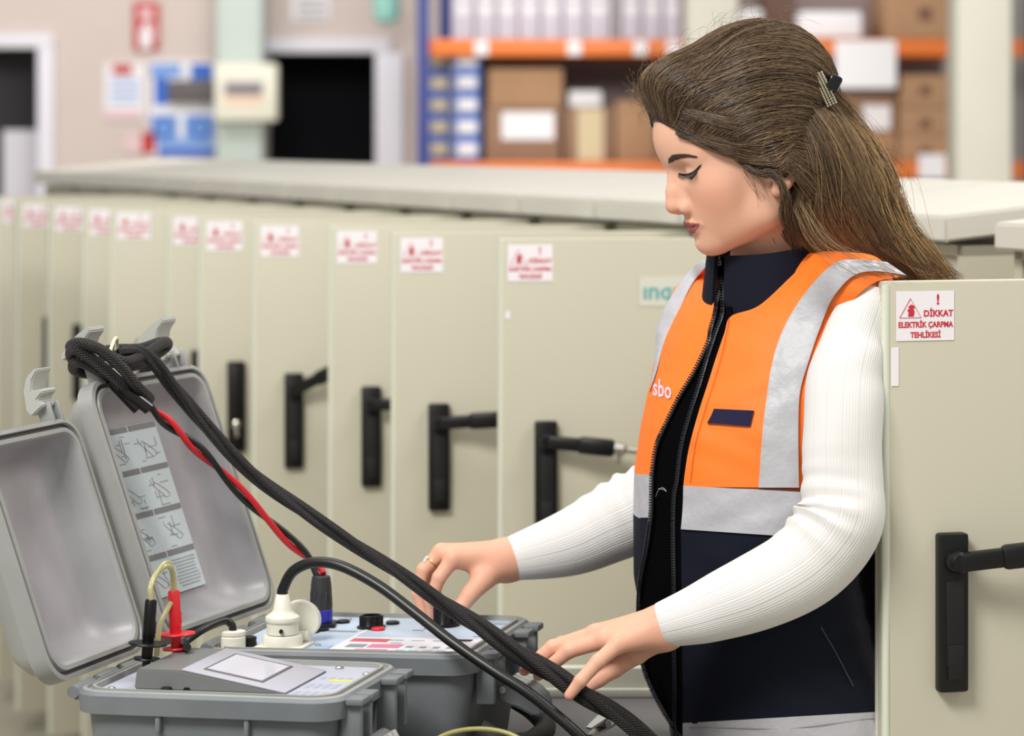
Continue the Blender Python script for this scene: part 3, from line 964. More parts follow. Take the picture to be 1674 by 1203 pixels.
for k in range(5):
    ink(0.70 + 0.05 * k, 0.205, 0.725 + 0.05 * k, 0.245, 4)
    ink(0.68 + 0.05 * k, 0.10, 0.715 + 0.05 * k, 0.16, 3)
for k in range(4):
    ink(0.60 + 0.08 * k, 0.37, 0.65 + 0.08 * k, 0.385, 4)
ink(0.84, 0.38, 0.90, 0.43, 5); ink(0.36, 0.12, 0.43, 0.22, 3); ink(0.30, 0.55, 0.42, 0.58, 4); ink(0.60, 0.80, 0.86, 0.815, 4)
for v in (0.30, 0.62, 0.74):
    ink(0.62, v, 0.66, v + 0.015, 4); ink(0.88, v + 0.2, 0.94, v + 0.215, 4)
put('panel_print', bm, [mat('panel_white_print', (226, 228, 234), 0.45), mat('panel_red_print', (206, 92, 104), 0.5), mat('panel_pink_print', (208, 124, 150), 0.5), mat('panel_blue_print', (160, 186, 222), 0.5), mat('panel_grey_print', (140, 142, 152), 0.5), M_blackm], c2.t)
def knob(u, v, r, h, name='selector_knob', m=None):
    bm = BM()
    lathe(bm, [(r * 1.30, 0.0), (r * 1.30, 0.002), (r * 1.08, 0.0028), (r, 0.004), (r, h - 0.002), (r * 0.94, h), (r * 0.80, h), (r * 0.78, h - 0.003)], panz(c2, u, v), 28)
    for k in range(14):
        a = 2 * math.pi * k / 14
        box(bm, (r * math.cos(a), r * math.sin(a), h * 0.55), (0.002, 0.002, h * 0.75), panz(c2, u, v))
    return put(name, bm, m or M_black, c2.t)
# small jacks, lamps and screws
def dot(name, u, v, r, h, m):
    bm = BM(); lathe(bm, [(r, 0), (r, h * 0.7), (r * 0.7, h), (r * 0.4, h)], panz(c2, u, v), 14); return put(name, bm, m, c2.t)
def solve_panel(px, py, c=None, dz=0.0):
    """panel coordinates (u, v) under a pixel, at height dz above the panel"""
    c = c or c2
    z = Zt + PZ + dz
    Y = (CZ - z) * F / (py - HY)
    q = c.M.inverted() @ P(px, py, Y)
    return q.x / c.W, q.y / c.D
for px, py, r in ((512, 1034, 0.0075), (528, 1031, 0.0075), (561, 1018, 0.0085), (642, 1020, 0.0085), (495, 1030, 0.006)):
    u, v = solve_panel(px, py); dot('jack', u, v, r, 0.004, M_black)
u, v = solve_panel(618, 1030); dot('indicator_lamp', u, v, 0.0085, 0.004, mat('red_lamp', (206, 40, 44), 0.3))
for px, py in ((570, 1013), (698, 1028), (500, 1043), (520, 1056)):
    u, v = solve_panel(px, py); dot('panel_screw', u, v, 0.004, 0.002, M_steel)
u, v = solve_panel(607, 1026); knob(u, v, 0.0135, 0.016)
uk, vk = solve_panel(728, 1023)
knob(uk, vk, 0.0135, 0.026, 'rotary_knob')
u, v = solve_panel(407, 1056)
bm = BM(); lathe(bm, [(0.008, 0), (0.009, 0.002), (0.009, 0.006), (0.0085, 0.0065), (0.0085, 0.0075), (0.009, 0.008), (0.009, 0.011), (0.006, 0.012)], panz(c2, u, v), 18); put('fuse_cap', bm, M_black, c2.t)
M_pw = mat('plug_white_plastic', (232, 230, 214), 0.45)
u, v = solve_panel(381, 1060)
bm = BM(); lathe(bm, [(0.0145, 0), (0.0145, 0.014), (0.0135, 0.015), (0.0135, 0.016), (0.0145, 0.017), (0.0145, 0.021), (0.010, 0.022)], panz(c2, u, v), 22); put('cable_gland', bm, M_pw, c2.t)
gl = pan(c2, u, v, 0.021)
bm = BM()
tube(bm, spline([gl, gl + Vector((-0.002, 0, 0.008)), gl + Vector((-0.012, -0.004, 0.013)), gl + Vector((-0.035, -0.03, 0.006)), gl + Vector((-0.055, -0.06, -0.006)), P(306, 1058, 3.16)], 8), 0.0048, 10)
put('lead', bm, M_cable, c2.t, True)
# socket with white mains plug
u, v = solve_panel(462, 1058)
PM = panz(c2, u, v)
bm = BM(); box(bm, (0, 0.004, 0.0015), (0.060, 0.050, 0.003), PM, 0.001)
lathe(bm, [(0.0235, 0.0), (0.0235, 0.014), (0.022, 0.016), (0.018, 0.016)], PM, 32); put('socket', bm, M_pw, c2.t)
bm = BM(); CM = PM @ Matrix.Translation((0.010, 0.036, 0.028)) @ Matrix.Rotation(R(-80), 4, 'X')
lathe(bm, [(0.006, -0.002), (0.0225, -0.002), (0.0240, 0.0), (0.0240, 0.004), (0.0220, 0.005), (0.0210, 0.001), (0.006, 0.001)], CM, 32)
lathe(bm, [(0.006, -0.014), (0.006, 0.014)], PM @ Matrix.Translation((0.010, 0.024, 0.010)) @ Matrix.Rotation(R(90), 4, 'Y'), 12); put('socket_cover', bm, M_pw, c2.t)

pl = pan(c2, u, v, 0.017)
t = thing('mains_plug', 'white mains plug with thick black cable standing in the far case panel', 'plug', pl)
PT = Matrix.Translation(pl)
bm = BM()
lathe(bm, [(0.0195, 0.0), (0.0195, 0.013), (0.0205, 0.014), (0.0213, 0.017), (0.0205, 0.0205), (0.0160, 0.0235), (0.0125, 0.0265), (0.0115, 0.029), (0.0080, 0.0465), (0.0068, 0.0475)], PT, 32)
put('plug_body', bm, M_pw, t, True)
bm = BM(); lathe(bm, [(0.0025, 0), (0.0025, 0.003)], PT @ Matrix.Translation((0, -0.0205, 0.006)) @ Matrix.Rotation(R(90), 4, 'X'), 10); put('screw_hole', bm, M_blackm, t)
top = pl + Vector((0, 0, 0.045))
bm = BM()
Yp = top.y
tube(bm, spline([top, P(463, 962, Yp), P(480, 933, Yp - 0.005), P(515, 919, Yp - 0.015), P(560, 926, Yp - 0.03), P(620, 958, Yp - 0.05), P(680, 1003, Yp - 0.075), P(740, 1050, Yp - 0.10), P(805, 1095, Yp - 0.125), P(860, 1130, Yp - 0.14), P(905, 1165, Yp - 0.15), P(950, 1205, Yp - 0.16), P(1010, 1265, Yp - 0.165), P(1060, 1300, Yp - 0.16)], 8), 0.0066, 14)
put('power_cable', bm, M_cable, t, True)

# black and blue round connector with twisted red and black leads
u, v = solve_panel(525, 1023)
q = pan(c2, u, v, 0.0)
t = thing('round_connector', 'black connector with blue collar standing on the far case panel', 'connector', q)
QT = Matrix.Translation(q)
bm = BM(); box(bm, (0, 0, 0.0025), (0.038, 0.034, 0.005), QT, 0.002); put('flange', bm, M_black, t)
bm = BM(); lathe(bm, [(0.0135, 0.005), (0.0145, 0.008), (0.0145, 0.021), (0.0135, 0.022)], QT, 28); put('blue_collar', bm, mat('connector_blue', (36, 44, 160), 0.4), t)
bm = BM(); lathe(bm, [(0.0140, 0.0215), (0.0145, 0.026), (0.0130, 0.052), (0.0115, 0.0625), (0.0095, 0.0635)], QT, 28)
for k in range(5):
    a = R(-150 + 30 * k)
    box(bm, (0.0138 * math.cos(a), 0.0138 * math.sin(a), 0.036), (0.003, 0.003, 0.018), QT, 0.001)
put('connector_grip', bm, mat('connector_dark_grey', (44, 46, 48), 0.5), t)
qt = q + Vector((0, 0, 0.063))
# leads: up along the lid to two black heat shrink sleeves; part of the hung cable set
Yl = qt.y + 0.01
axis = spline([qt, P(508, 915, Yl), P(470, 880, Yl - 0.005), P(420, 832, Yl - 0.02), P(370, 780, Yl - 0.04), P(330, 740, Yl - 0.06), P(298, 712, Yl - 0.075), P(268, 686, Yl - 0.09), P(244, 666, Yl - 0.105), P(228, 652, Yl - 0.11)], 10)
def twist(path, off, turns, ph, spread=None):
    out = []
    m = len(path)
    x, y = frame_axes(path[1] - path[0], Vector((0, 0, 1)))
    for i, p in enumerate(path):
        a = path[min(i + 1, m - 1)] - path[max(i - 1, 0)]
        x, y = frame_axes(a, x)
        th = ph + 2 * math.pi * turns * i / (m - 1)
        o = off if spread is None else off * spread[i]
        out.append(p + (x * math.cos(th) + y * math.sin(th)) * o)
    return out
M_redw = mat('red_wire', (200, 30, 40), 0.35)
for nm, ph, m in (('red_lead', 0.3, M_redw), ('black_lead', 0.3 + math.pi, M_cable)):
    bm = BM(); tube(bm, twist(axis, 0.0042, 2.7, ph), 0.0040, 10); put(nm, bm, m, t, True)

# ---- braided cable set hung over the lid latches
M_braid = mat('braided_sleeve', (30, 28, 30), 0.5)
nt = M_braid.node_tree
uvn = nt.nodes.new('ShaderNodeUVMap')
mp = nt.nodes.new('ShaderNodeMapping'); nt.links.new(uvn.outputs[0], mp.inputs[0])
hs = []
for sgn in (1, -1):
    sx = nt.nodes.new('ShaderNodeSeparateXYZ'); nt.links.new(mp.outputs[0], sx.inputs[0])
    mu = nt.nodes.new('ShaderNodeMath'); mu.operation = 'MULTIPLY'; mu.inputs[1].default_value = 10 * sgn; nt.links.new(sx.outputs[0], mu.inputs[0])
    mv = nt.nodes.new('ShaderNodeMath'); mv.operation = 'MULTIPLY_ADD'; mv.inputs[1].default_value = 260; nt.links.new(sx.outputs[1], mv.inputs[0]); nt.links.new(mu.outputs[0], mv.inputs[2])
    s_ = nt.nodes.new('ShaderNodeMath'); s_.operation = 'MULTIPLY'; s_.inputs[1].default_value = 6.28318; nt.links.new(mv.outputs[0], s_.inputs[0])
    si = nt.nodes.new('ShaderNodeMath'); si.operation = 'SINE'; nt.links.new(s_.outputs[0], si.inputs[0])
    hs.append(si)
mx = nt.nodes.new('ShaderNodeMath'); mx.operation = 'MAXIMUM'; nt.links.new(hs[0].outputs[0], mx.inputs[0]); nt.links.new(hs[1].outputs[0], mx.inputs[1])
bp = nt.nodes.new('ShaderNodeBump'); bp.inputs['Strength'].default_value = 0.9; bp.inputs['Distance'].default_value = 0.0012
nt.links.new(mx.outputs[0], bp.inputs['Height']); nt.links.new(bp.outputs[0], nt.nodes['Principled BSDF'].inputs['Normal'])
cr = nt.nodes.new('ShaderNodeMapRange'); cr.inputs[1].default_value = 0.2; cr.inputs[2].default_value = 1.0
nt.links.new(mx.outputs[0], cr.inputs[0])
mixc = nt.nodes.new('ShaderNodeMix'); mixc.data_type = 'RGBA'
mixc.inputs[6].default_value = rgb((9, 6, 6)); mixc.inputs[7].default_value = rgb((40, 36, 37))
nt.links.new(cr.outputs[0], mixc.inputs[0]); nt.links.new(mixc.outputs[2], nt.nodes['Principled BSDF'].inputs['Base Color'])
def strand(path, rad, n=12):
    bm = BM(); uvl = bm.loops.layers.uv.new('UVMap')
    tube(bm, path, rad, n, 0, True, 1.0, uvl)
    return bm
t = thing('braided_cable', 'black braided cable bundle hung over the far lid and running down to her hand', 'cable', P(190, 600, 3.46))
Yc = 3.475
main = spline([P(192, 580, Yc - 0.11), P(222, 574, Yc - 0.095), P(252, 594, Yc - 0.08), P(290, 640, Yc - 0.06), P(350, 712, Yc - 0.04), P(420, 780, Yc - 0.055), P(500, 838, Yc - 0.08), P(580, 890, Yc - 0.115), P(650, 935, Yc - 0.15), P(720, 982, Yc - 0.185), P(780, 1022, Yc - 0.215), P(840, 1062, Yc - 0.25), P(900, 1100, Yc - 0.275), P(950, 1132, Yc - 0.29), P(1000, 1163, Yc - 0.30), P(1055, 1203, Yc - 0.305), P(1120, 1262, Yc - 0.29)], 8)
sp = spl([0.75, 0.8, 0.9, 1.0, 1.0, 0.95, 1.0, 0.9, 0.8, 1.0, 1.15, 1.3, 1.3, 1.2, 1.1, 1.1, 1.0], 8)
m_ = len(main)
for k in range(3):
    rr = [0.0050 + 0.0014 * min(1, max(0, (i / m_ - 0.45) * 3)) for i in range(m_)]
    put('cable_strand', strand(twist(main, 0.0050, 2.6, 0.6 + k * 2.094, sp), rr), M_braid, t)
# the coiled loops over the two latches
Yb = 3.335
loopA = spline([P(224, 655, Yl - 0.11), P(206, 636, Yb + 0.005), P(180, 612, Yb - 0.005), P(150, 587, Yb - 0.01), P(124, 570, Yb - 0.01), P(116, 580, Yb + 0.02), P(130, 596, Yb + 0.045), P(165, 588, Yb + 0.045), P(196, 580, Yb + 0.03)], 8)
loopB = spline([P(244, 652, Yl - 0.105), P(226, 634, Yb + 0.005), P(200, 602, Yb - 0.008), P(166, 573, Yb - 0.014), P(130, 561, Yb - 0.012), P(116, 568, Yb + 0.02), P(140, 580, Yb + 0.05), P(185, 572, Yb + 0.05), P(230, 570, Yb + 0.10), P(262, 560, Yb + 0.14), P(270, 566, Yb + 0.17)], 8)
loopC = spline([P(186, 622, Yb + 0.01), P(155, 602, Yb + 0.0), P(126, 590, Yb + 0.005), P(122, 604, Yb + 0.03), P(150, 610, Yb + 0.05), P(180, 602, Yb + 0.05)], 8)
loopD = spline([P(176, 580, Yb + 0.0), P(205, 592, Yb + 0.005), P(236, 580, Yb + 0.06), P(268, 560, Yb + 0.12), P(272, 566, Yb + 0.15), P(250, 582, Yb + 0.12), P(214, 598, Yb + 0.06), P(186, 592, Yb + 0.02)], 8)
for lp in (loopA, loopB, loopC, loopD):
    put('cable_loop', strand(lp, 0.0072), M_braid, t)
bm = BM(); a = P(184, 578, Yb + 0.015)
tube(bm, [a + Vector((0.004 * math.sin(x), 0.026 * math.cos(x), 0.019 * math.sin(x))) for x in [2 * math.pi * k / 20 for k in range(21)]], 0.0022, 8)
put('cable_tie', bm, mat('cable_tie_cream', (226, 218, 180), 0.4), t, True)
for x, (pa, pb) in enumerate((((206, 640), (240, 664)), ((188, 628), (222, 664)))):
    bm = BM(); tube(bm, spline([P(pa[0] - 6, pa[1] - 8, Yb + 0.004), P(pa[0], pa[1], Yb + 0.006), P((pa[0] + pb[0]) / 2, (pa[1] + pb[1]) / 2, Yb + 0.010), P(pb[0] + 4, pb[1] + 4, Yb + 0.014)], 4), 0.0082, 14)
    put('heat_shrink_sleeve', bm, mat('heat_shrink', (14, 14, 15), 0.22), t, True)
# ---- meter console in the nearer case
bm = BM(); box(bm, (c1.W / 2, c1.D / 2, PZ - 0.0015), (c1.W - 0.042, c1.D - 0.042, 0.003), c1.M); put('instrument_panel', bm, mat('near_panel_grey', (178, 182, 196), 0.42), c1.t)
# wedge: tall at the left, sloping down to the right
W1, D1 = c1.W, c1.D
wm = BM()
x0, x1, y0, y1 = 0.060, 0.215, 0.036, D1 - 0.055
zt_, zl = 0.020, PZ + 0.0005
pts = [(x0, zl), (x1 + 0.02, zl), (x0 + 0.052, zt_), (x0 + 0.003, zt_)]
ra = [wm.verts.new(c1.M @ Vector((p[0], y0, p[1]))) for p in pts]
rb = [wm.verts.new(c1.M @ Vector((p[0], y1, p[1]))) for p in pts]
wm.faces.new(ra); wm.faces.new(rb[::-1])
for i in range(4):
    j = (i + 1) % 4
    wm.faces.new((ra[i], rb[i], rb[j], ra[j]))
orient(wm)
bmesh.ops.bevel(wm, geom=wm.edges[:], offset=0.0015, segments=2, affect='EDGES')
con = put('meter_console', wm, mat('console_grey', (112, 114, 112), 0.45, bump=0.06, bscale=800), c1.t)
sl = Vector((x1 + 0.02 - x0 - 0.052, 0, zl - zt_)).normalized()
SM = c1.M @ basis(Vector((x0 + 0.052, y0, zt_ + 0.0004)), sl, Vector((0, 1, 0)), sl.cross(Vector((0, 1, 0))))
Ls = Vector((x1 + 0.02 - x0 - 0.052, 0, zl - zt_)).length
dd = y1 - y0
bm = BM(); box(bm, (Ls * 0.5, dd * 0.5, 0.0006), (Ls * 0.97, dd * 0.97, 0.0014), SM, 0.0005); put('display_fascia', bm, mat('fascia_lilac_grey', (172, 172, 182), 0.35), con)
bm = BM(); box(bm, (Ls * 0.44, dd * 0.5, 0.0016), (Ls * 0.56, dd * 0.70, 0.0012), SM, 0.0004, 0); box(bm, (Ls * 0.44, dd * 0.5, 0.0019), (Ls * 0.51, dd * 0.63, 0.0012), SM, 0, 1)
put('display_screen', bm, [M_greypanel, mat('lcd_pale_grey', (196, 198, 206), 0.12)], con)
bm = BM()
for k in range(5):
    box(bm, (0.232 + 0.010 * k, 0.05, PZ), (0.006, 0.018, 0.0006), c1.M)
    box(bm, (0.232 + 0.010 * k, 0.09, PZ), (0.006, 0.024, 0.0006), c1.M)
    box(bm, (0.232 + 0.010 * k, 0.135, PZ), (0.005, 0.012, 0.0006), c1.M)
box(bm, (0.145, 0.026, PZ), (0.16, 0.004, 0.0006), c1.M)
put('panel_print', bm, mat('near_print_blue_grey', (160, 166, 184), 0.5), c1.t)
for (px, py, mm) in ((555, 1093, M_steel), (600, 1103, M_steel), (182, 1127, M_steel)):
    u, v = solve_panel(px, py, c1)
    bm = BM(); lathe(bm, [(0.005, 0), (0.005, 0.0015), (0.003, 0.003)], panz(c1, u, v), 12); put('panel_screw', bm, mm, c1.t)
for (px, py) in ((272, 1130), (308, 1129)):
    u, v = solve_panel(px, py, c1)
    bm = BM(); lathe(bm, [(0.006, 0), (0.006, 0.004), (0.004, 0.005)], panz(c1, u, v), 12); put('button', bm, M_black, c1.t)
u, v = solve_panel(560, 1113, c1)
bm = BM(); prism(bm, [(-0.016, 0), (-0.010, 0.006), (-0.010, 0.002), (0.012, 0.002), (0.012, -0.002), (-0.010, -0.002), (-0.010, -0.006)], 0.0008, panz(c1, u, v)); put('yellow_arrow', bm, M_yellow, c1.t)

# ---- test probes with clear hoses
def probe(px, ptop, pbot, Y, m, label, name, flanges):
    b, tp = P(px[1], pbot, Y), P(px[0], ptop, Y + 0.004)
    t = thing(name, label, 'test probe', b)
    ax = (tp - b)
    Ln = ax.length
    x, y = frame_axes(ax, Vector((0, 1, 0)))
    M = basis(b, x, y, ax.normalized())
    bm = BM()
    lathe(bm, [(0.0045, 0.0), (0.0050, Ln * 0.14), (0.0062, Ln * 0.15), (0.0066, Ln * 0.30), (0.0066, Ln * 0.44), (0.0072, Ln * 0.45), (0.0068, Ln * 0.97), (0.0058, Ln)], M, 18)
    put('probe_body', bm, m, t, True)
    for z, r in flanges:
        bm = BM(); lathe(bm, [(0.006, Ln * z - 0.0014), (r * 0.96, Ln * z - 0.0014), (r, Ln * z), (r * 0.96, Ln * z + 0.0014), (0.006, Ln * z + 0.0014)], M, 26); put('finger_guard', bm, m, t)
    bm = BM()
    for k in range(5):
        box(bm, (0, -0.0070 if True else 0, Ln * (0.52 + 0.035 * k)), (0.006, 0.0016, 0.0016), M)
    put('grip_rib', bm, m, t)
    return tp
Yr = 3.165
tb = probe((247, 239), 980, 1090, Yr - 0.03, M_black, 'black test probe with two round finger guards in the nearer case', 'test_probe', ((0.12, 0.0155), (0.345, 0.0225)))
tr = probe((284, 289), 965, 1074, Yr + 0.02, mat('probe_red', (214, 36, 44), 0.42), 'red test probe with two round finger guards in the nearer case', 'test_probe', ((0.13, 0.0165), (0.345, 0.0230)))
M_hose = mat('clear_yellow_hose', (226, 224, 170), 0.12, trans=0.55)
bm = BM()
tube(bm, spline([tb, P(246, 960, Yr - 0.025), P(254, 940, Yr - 0.01), P(268, 926, Yr), P(279, 928, Yr + 0.01), P(284, 948, Yr + 0.02), tr], 8), 0.0033, 10)
tube(bm, spline([tb + Vector((-0.002, 0.003, 0)), P(248, 955, Yr - 0.02), P(262, 928, Yr - 0.005), P(272, 919, Yr + 0.005), P(280, 925, Yr + 0.014), P(281, 948, Yr + 0.022), tr + Vector((-0.002, 0.002, 0))], 8), 0.0024, 10)
tube(bm, spline([P(256, 1072, Yr), P(258, 1050, Yr), P(262, 1022, Yr + 0.004), P(270, 1002, Yr + 0.010), P(280, 985, Yr + 0.018)], 8), 0.0030, 10)
single('hose', bm, M_hose, 'clear yellowish hose looping between the black and the red probe', 'hose', smooth=True)
# ---- loose things at the lower edge
bm = BM()
c = P(782, 1262, 2.95)
c.z = 0
ctr = Vector((P(782, 1200, 2.93).x, 2.93 + 0.0, P(782, 1232, 2.93).z))
tube(bm, [ctr + Vector((0.055 * math.cos(2 * math.pi * k / 48), 0.026 * math.sin(2 * math.pi * k / 48), 0.021 * math.sin(2 * math.pi * k / 48))) for k in range(49)], 0.0022, 8, caps=False)
lathe(bm, [(0.050, -0.10), (0.052, -0.02), (0.050, -0.012)], Matrix.Translation((ctr.x, ctr.y, ctr.z)), 32)
single('tape_roll', bm, mat('olive_yellow_ring', (150, 146, 84), 0.4), 'round yellowish rim peeking up at the bottom edge before the cases', 'roll', smooth=True)
t = thing('crocodile_clip', 'metal crocodile clip lying at the bottom beside the braided cable', 'clip', P(985, 1196, 3.30))
bm = BM()
o = P(965, 1204, 3.30); e = P(1012, 1176, 3.34)
ax = (e - o); Ln = ax.length; x, y = frame_axes(ax, Vector((0, 0, 1)))
M = basis(o, ax.normalized(), y, x)
prism(bm, [(0, -0.004), (Ln * 0.55, -0.009), (Ln, -0.004), (Ln, 0.004), (Ln * 0.55, 0.009), (0, 0.004)], 0.003, M)
put('lower_jaw', bm, M_steel, t)
bm = BM()
prism(bm, [(0, -0.004), (Ln * 0.5, -0.008), (Ln * 0.95, -0.003), (Ln * 0.95, 0.003), (Ln * 0.5, 0.008), (0, 0.004)], 0.003, M @ Matrix.Translation((0, 0, 0.009)) @ Matrix.Rotation(R(-7), 4, 'Y'))
put('upper_jaw', bm, M_steel, t)
bm = BM(); lathe(bm, [(0.005, -0.010), (0.005, 0.010)], M @ Matrix.Translation((Ln * 0.45, 0, 0.007)) @ Matrix.Rotation(R(90), 4, 'X'), 12); put('spring', bm, M_steel, t)
# ------------------------------------------------------------------ the woman
def smin(a, b, k):
    h = np.clip(0.5 + 0.5 * (b - a) / k, 0, 1)
    return b + (a - b) * h - k * h * (1 - h)
def smax(a, b, k):
    return -smin(-a, -b, k)
def ell(p, c, r, M=None):
    q = p - np.array(c)
    if M is not None:
        q = q @ M
    r = np.array(r)
    k0 = np.linalg.norm(q / r, axis=1)
    k1 = np.linalg.norm(q / (r * r), axis=1)
    return k0 * (k0 - 1) / np.maximum(k1, 1e-9)
def sph(p, c, r):
    return np.linalg.norm(p - np.array(c), axis=1) - r
def cone(p, a, b, ra, rb):
    a, b = np.array(a, float), np.array(b, float)
    ba = b - a
    h = np.clip(((p - a) @ ba) / (ba @ ba), 0, 1)
    return np.linalg.norm(p - a - h[:, None] * ba, axis=1) - (ra + (rb - ra) * h)

def surface_nets(f, lo, hi, h, coarse=4):
    """smooth quad surface of the zero level of f, narrow band only"""
    lo, hi = np.array(lo, float), np.array(hi, float)
    H = h * coarse
    nc = np.ceil((hi - lo) / H).astype(int) + 1
    g = np.stack(np.meshgrid(*[lo[i] + H * np.arange(nc[i]) for i in range(3)], indexing='ij'), -1).reshape(-1, 3)
    fc = f(g).reshape(nc)
    near = np.abs(fc) < H * 3.4
    n = (nc - 1) * coarse + 1
    idx = [np.minimum((np.arange(n[i]) + coarse // 2) // coarse, nc[i] - 1) for i in range(3)]
    V = fc[np.ix_(*idx)].copy()
    m = near[np.ix_(*idx)]
    ii = np.argwhere(m)
    pts = lo + ii * h
    out = np.empty(len(pts))
    for k in range(0, len(pts), 200000):
        out[k:k + 200000] = f(pts[k:k + 200000])
    V[m] = out
    s = V < 0
    corners = [(a, b, c) for a in (0, 1) for b in (0, 1) for c in (0, 1)]
    cs = [s[a:n[0] - 1 + a, b:n[1] - 1 + b, c:n[2] - 1 + c] for a, b, c in corners]
    cnt = sum(x.astype(np.int8) for x in cs)
    act = (cnt > 0) & (cnt < 8)
    cell = np.argwhere(act)
    ids = -np.ones(act.shape, dtype=np.int64)
    ids[act] = np.arange(len(cell))
    acc = np.zeros((len(cell), 3)); num = np.zeros(len(cell))
    for c0 in corners:
        for ax in range(3):
            if c0[ax]:
                continue
            c1_ = list(c0); c1_[ax] = 1
            i0 = cell + np.array(c0); i1 = cell + np.array(c1_)
            v0 = V[i0[:, 0], i0[:, 1], i0[:, 2]]; v1 = V[i1[:, 0], i1[:, 1], i1[:, 2]]
            cr = (v0 < 0) != (v1 < 0)
            t = np.where(cr, v0 / np.where(cr, v0 - v1, 1), 0)
            q = np.tile(np.array(c0, float), (len(cell), 1)); q[:, ax] += t
            acc[cr] += q[cr]; num[cr] += 1
    verts = lo + h * (cell + acc / num[:, None])
    quads = []
    for ax in range(3):
        b, c = (ax + 1) % 3, (ax + 2) % 3
        sl0 = [slice(1, n[i] - 1) for i in range(3)]; sl0[ax] = slice(0, n[ax] - 1)
        sl1 = list(sl0); sl1[ax] = slice(1, n[ax])
        e = s[tuple(sl0)] != s[tuple(sl1)]
        w = np.argwhere(e) + np.array([0 if i == ax else 1 for i in range(3)])
        if not len(w):
            continue
        neg = s[w[:, 0], w[:, 1], w[:, 2]]
        def gid(db, dc):
            q = w.copy(); q[:, b] += db; q[:, c] += dc
            return ids[q[:, 0], q[:, 1], q[:, 2]]
        Q = np.stack([gid(-1, -1), gid(0, -1), gid(0, 0), gid(-1, 0)], 1)
        Q[~neg] = Q[~neg][:, ::-1]
        quads.append(Q)
    return verts, np.concatenate(quads)

def mesh_np(name, verts, faces, mats, parent, smooth=True, cols=None, label=None, mi=None):
    """faces: (n,4) or list; world coordinates"""
    inv = np.array(ROOTM[parent].inverted())
    v = verts @ inv[:3, :3].T + inv[:3, 3]
    me = bpy.data.meshes.new(name)
    faces = np.asarray(faces)
    k = faces.shape[1]
    me.vertices.add(len(v)); me.vertices.foreach_set('co', v.astype(np.float32).ravel())
    me.loops.add(faces.size); me.loops.foreach_set('vertex_index', faces.astype(np.int32).ravel())
    me.polygons.add(len(faces)); me.polygons.foreach_set('loop_start', np.arange(0, faces.size, k, dtype=np.int32))
    me.polygons.foreach_set('loop_total', np.full(len(faces), k, dtype=np.int32))
    if smooth:
        me.polygons.foreach_set('use_smooth', np.ones(len(faces), dtype=bool))
    if mi is not None:
        me.polygons.foreach_set('material_index', mi.astype(np.int32))
    me.update(calc_edges=True)
    if cols is not None:
        at = me.color_attributes.new('tint', 'FLOAT_COLOR', 'POINT')
        at.data.foreach_set('color', np.concatenate([cols, np.ones((len(cols), 1))], 1).astype(np.float32).ravel())
    for m in (mats if isinstance(mats, (list, tuple)) else [mats]):
        me.materials.append(m)
    o = bpy.data.objects.new(name, me)
    COL.objects.link(o)
    o.parent = parent
    ROOTM[o] = ROOTM[parent]
    if label:
        o['label'] = label
    return o

def tint_mat(name, rough, sss=0.0, spec=0.5, aniso=0.0):
    m = mat(name, (200, 160, 130), rough, spec=spec, sss=sss)
    nt = m.node_tree
    a = nt.nodes.new('ShaderNodeAttribute'); a.attribute_name = 'tint'
    nt.links.new(a.outputs['Color'], nt.nodes['Principled BSDF'].inputs['Base Color'])
    return m

def np3(v): return np.array((v.x, v.y, v.z))
def lc(c): return np.array([lin(x) for x in c])

per = thing('person', 'woman in orange safety vest and white ribbed sweater turning a knob on the case', 'person', (0.33, 3.40, 0.0))

M_skin = tint_mat('skin', 0.5, 0.05, 0.35)
SKIN, BLUSH, LIP, NAIL, NAILM = lc((226, 176, 150)), lc((222, 146, 118)), lc((152, 86, 84)), lc((232, 160, 148)), lc((214, 138, 138))

# ---- head frame
hph, hpt = R(14), R(18)
hf = np.array([-math.cos(hph) * math.cos(hpt), -math.sin(hph) * math.cos(hpt), -math.sin(hpt)])
hl = np.array([math.sin(hph), -math.cos(hph), 0.0])
hu = np.cross(hf, hl)
HO = np3(P(1205, 268, 3.36))
HM = np.stack([hf, hl, hu], 1)          # local -> world columns
def h2w(q): return HO + np.asarray(q) @ HM.T
def w2h(p): return (np.asarray(p) - HO) @ HM
NECKB = w2h(np3(P(1262, 470, 3.415)))

def head_core(p):
    """skull and face without the small features; p mirrored to y >= 0"""
    d = ell(p, (-0.018, 0, 0.044), (0.103, 0.074, 0.084))
    d = smin(d, ell(p, (0.030, 0, 0.050), (0.0575, 0.058, 0.056)), 0.02)
    d = smin(d, ell(p, (0.026, 0, -0.012), (0.053, 0.056, 0.064)), 0.02)
    d = smin(d, sph(p, (0.039, 0.034, -0.016), 0.0225), 0.03)
    d = smin(d, ell(p, (0.022, 0.016, -0.046), (0.046, 0.036, 0.040)), 0.02)
    d = smin(d, cone(p, (-0.004, 0.043, -0.058), (0.050, 0.010, -0.076), 0.019, 0.018), 0.022)
    d = smin(d, cone(p, (-0.004, 0.043, -0.058), (-0.012, 0.050, -0.010), 0.019, 0.020), 0.02)
    d = smin(d, ell(p, (0.0615, 0, -0.0775), (0.0185, 0.019, 0.0185)), 0.014)
    d = smin(d, ell(p, (0.049, 0, -0.046), (0.0305, 0.030, 0.030)), 0.016)
    return d

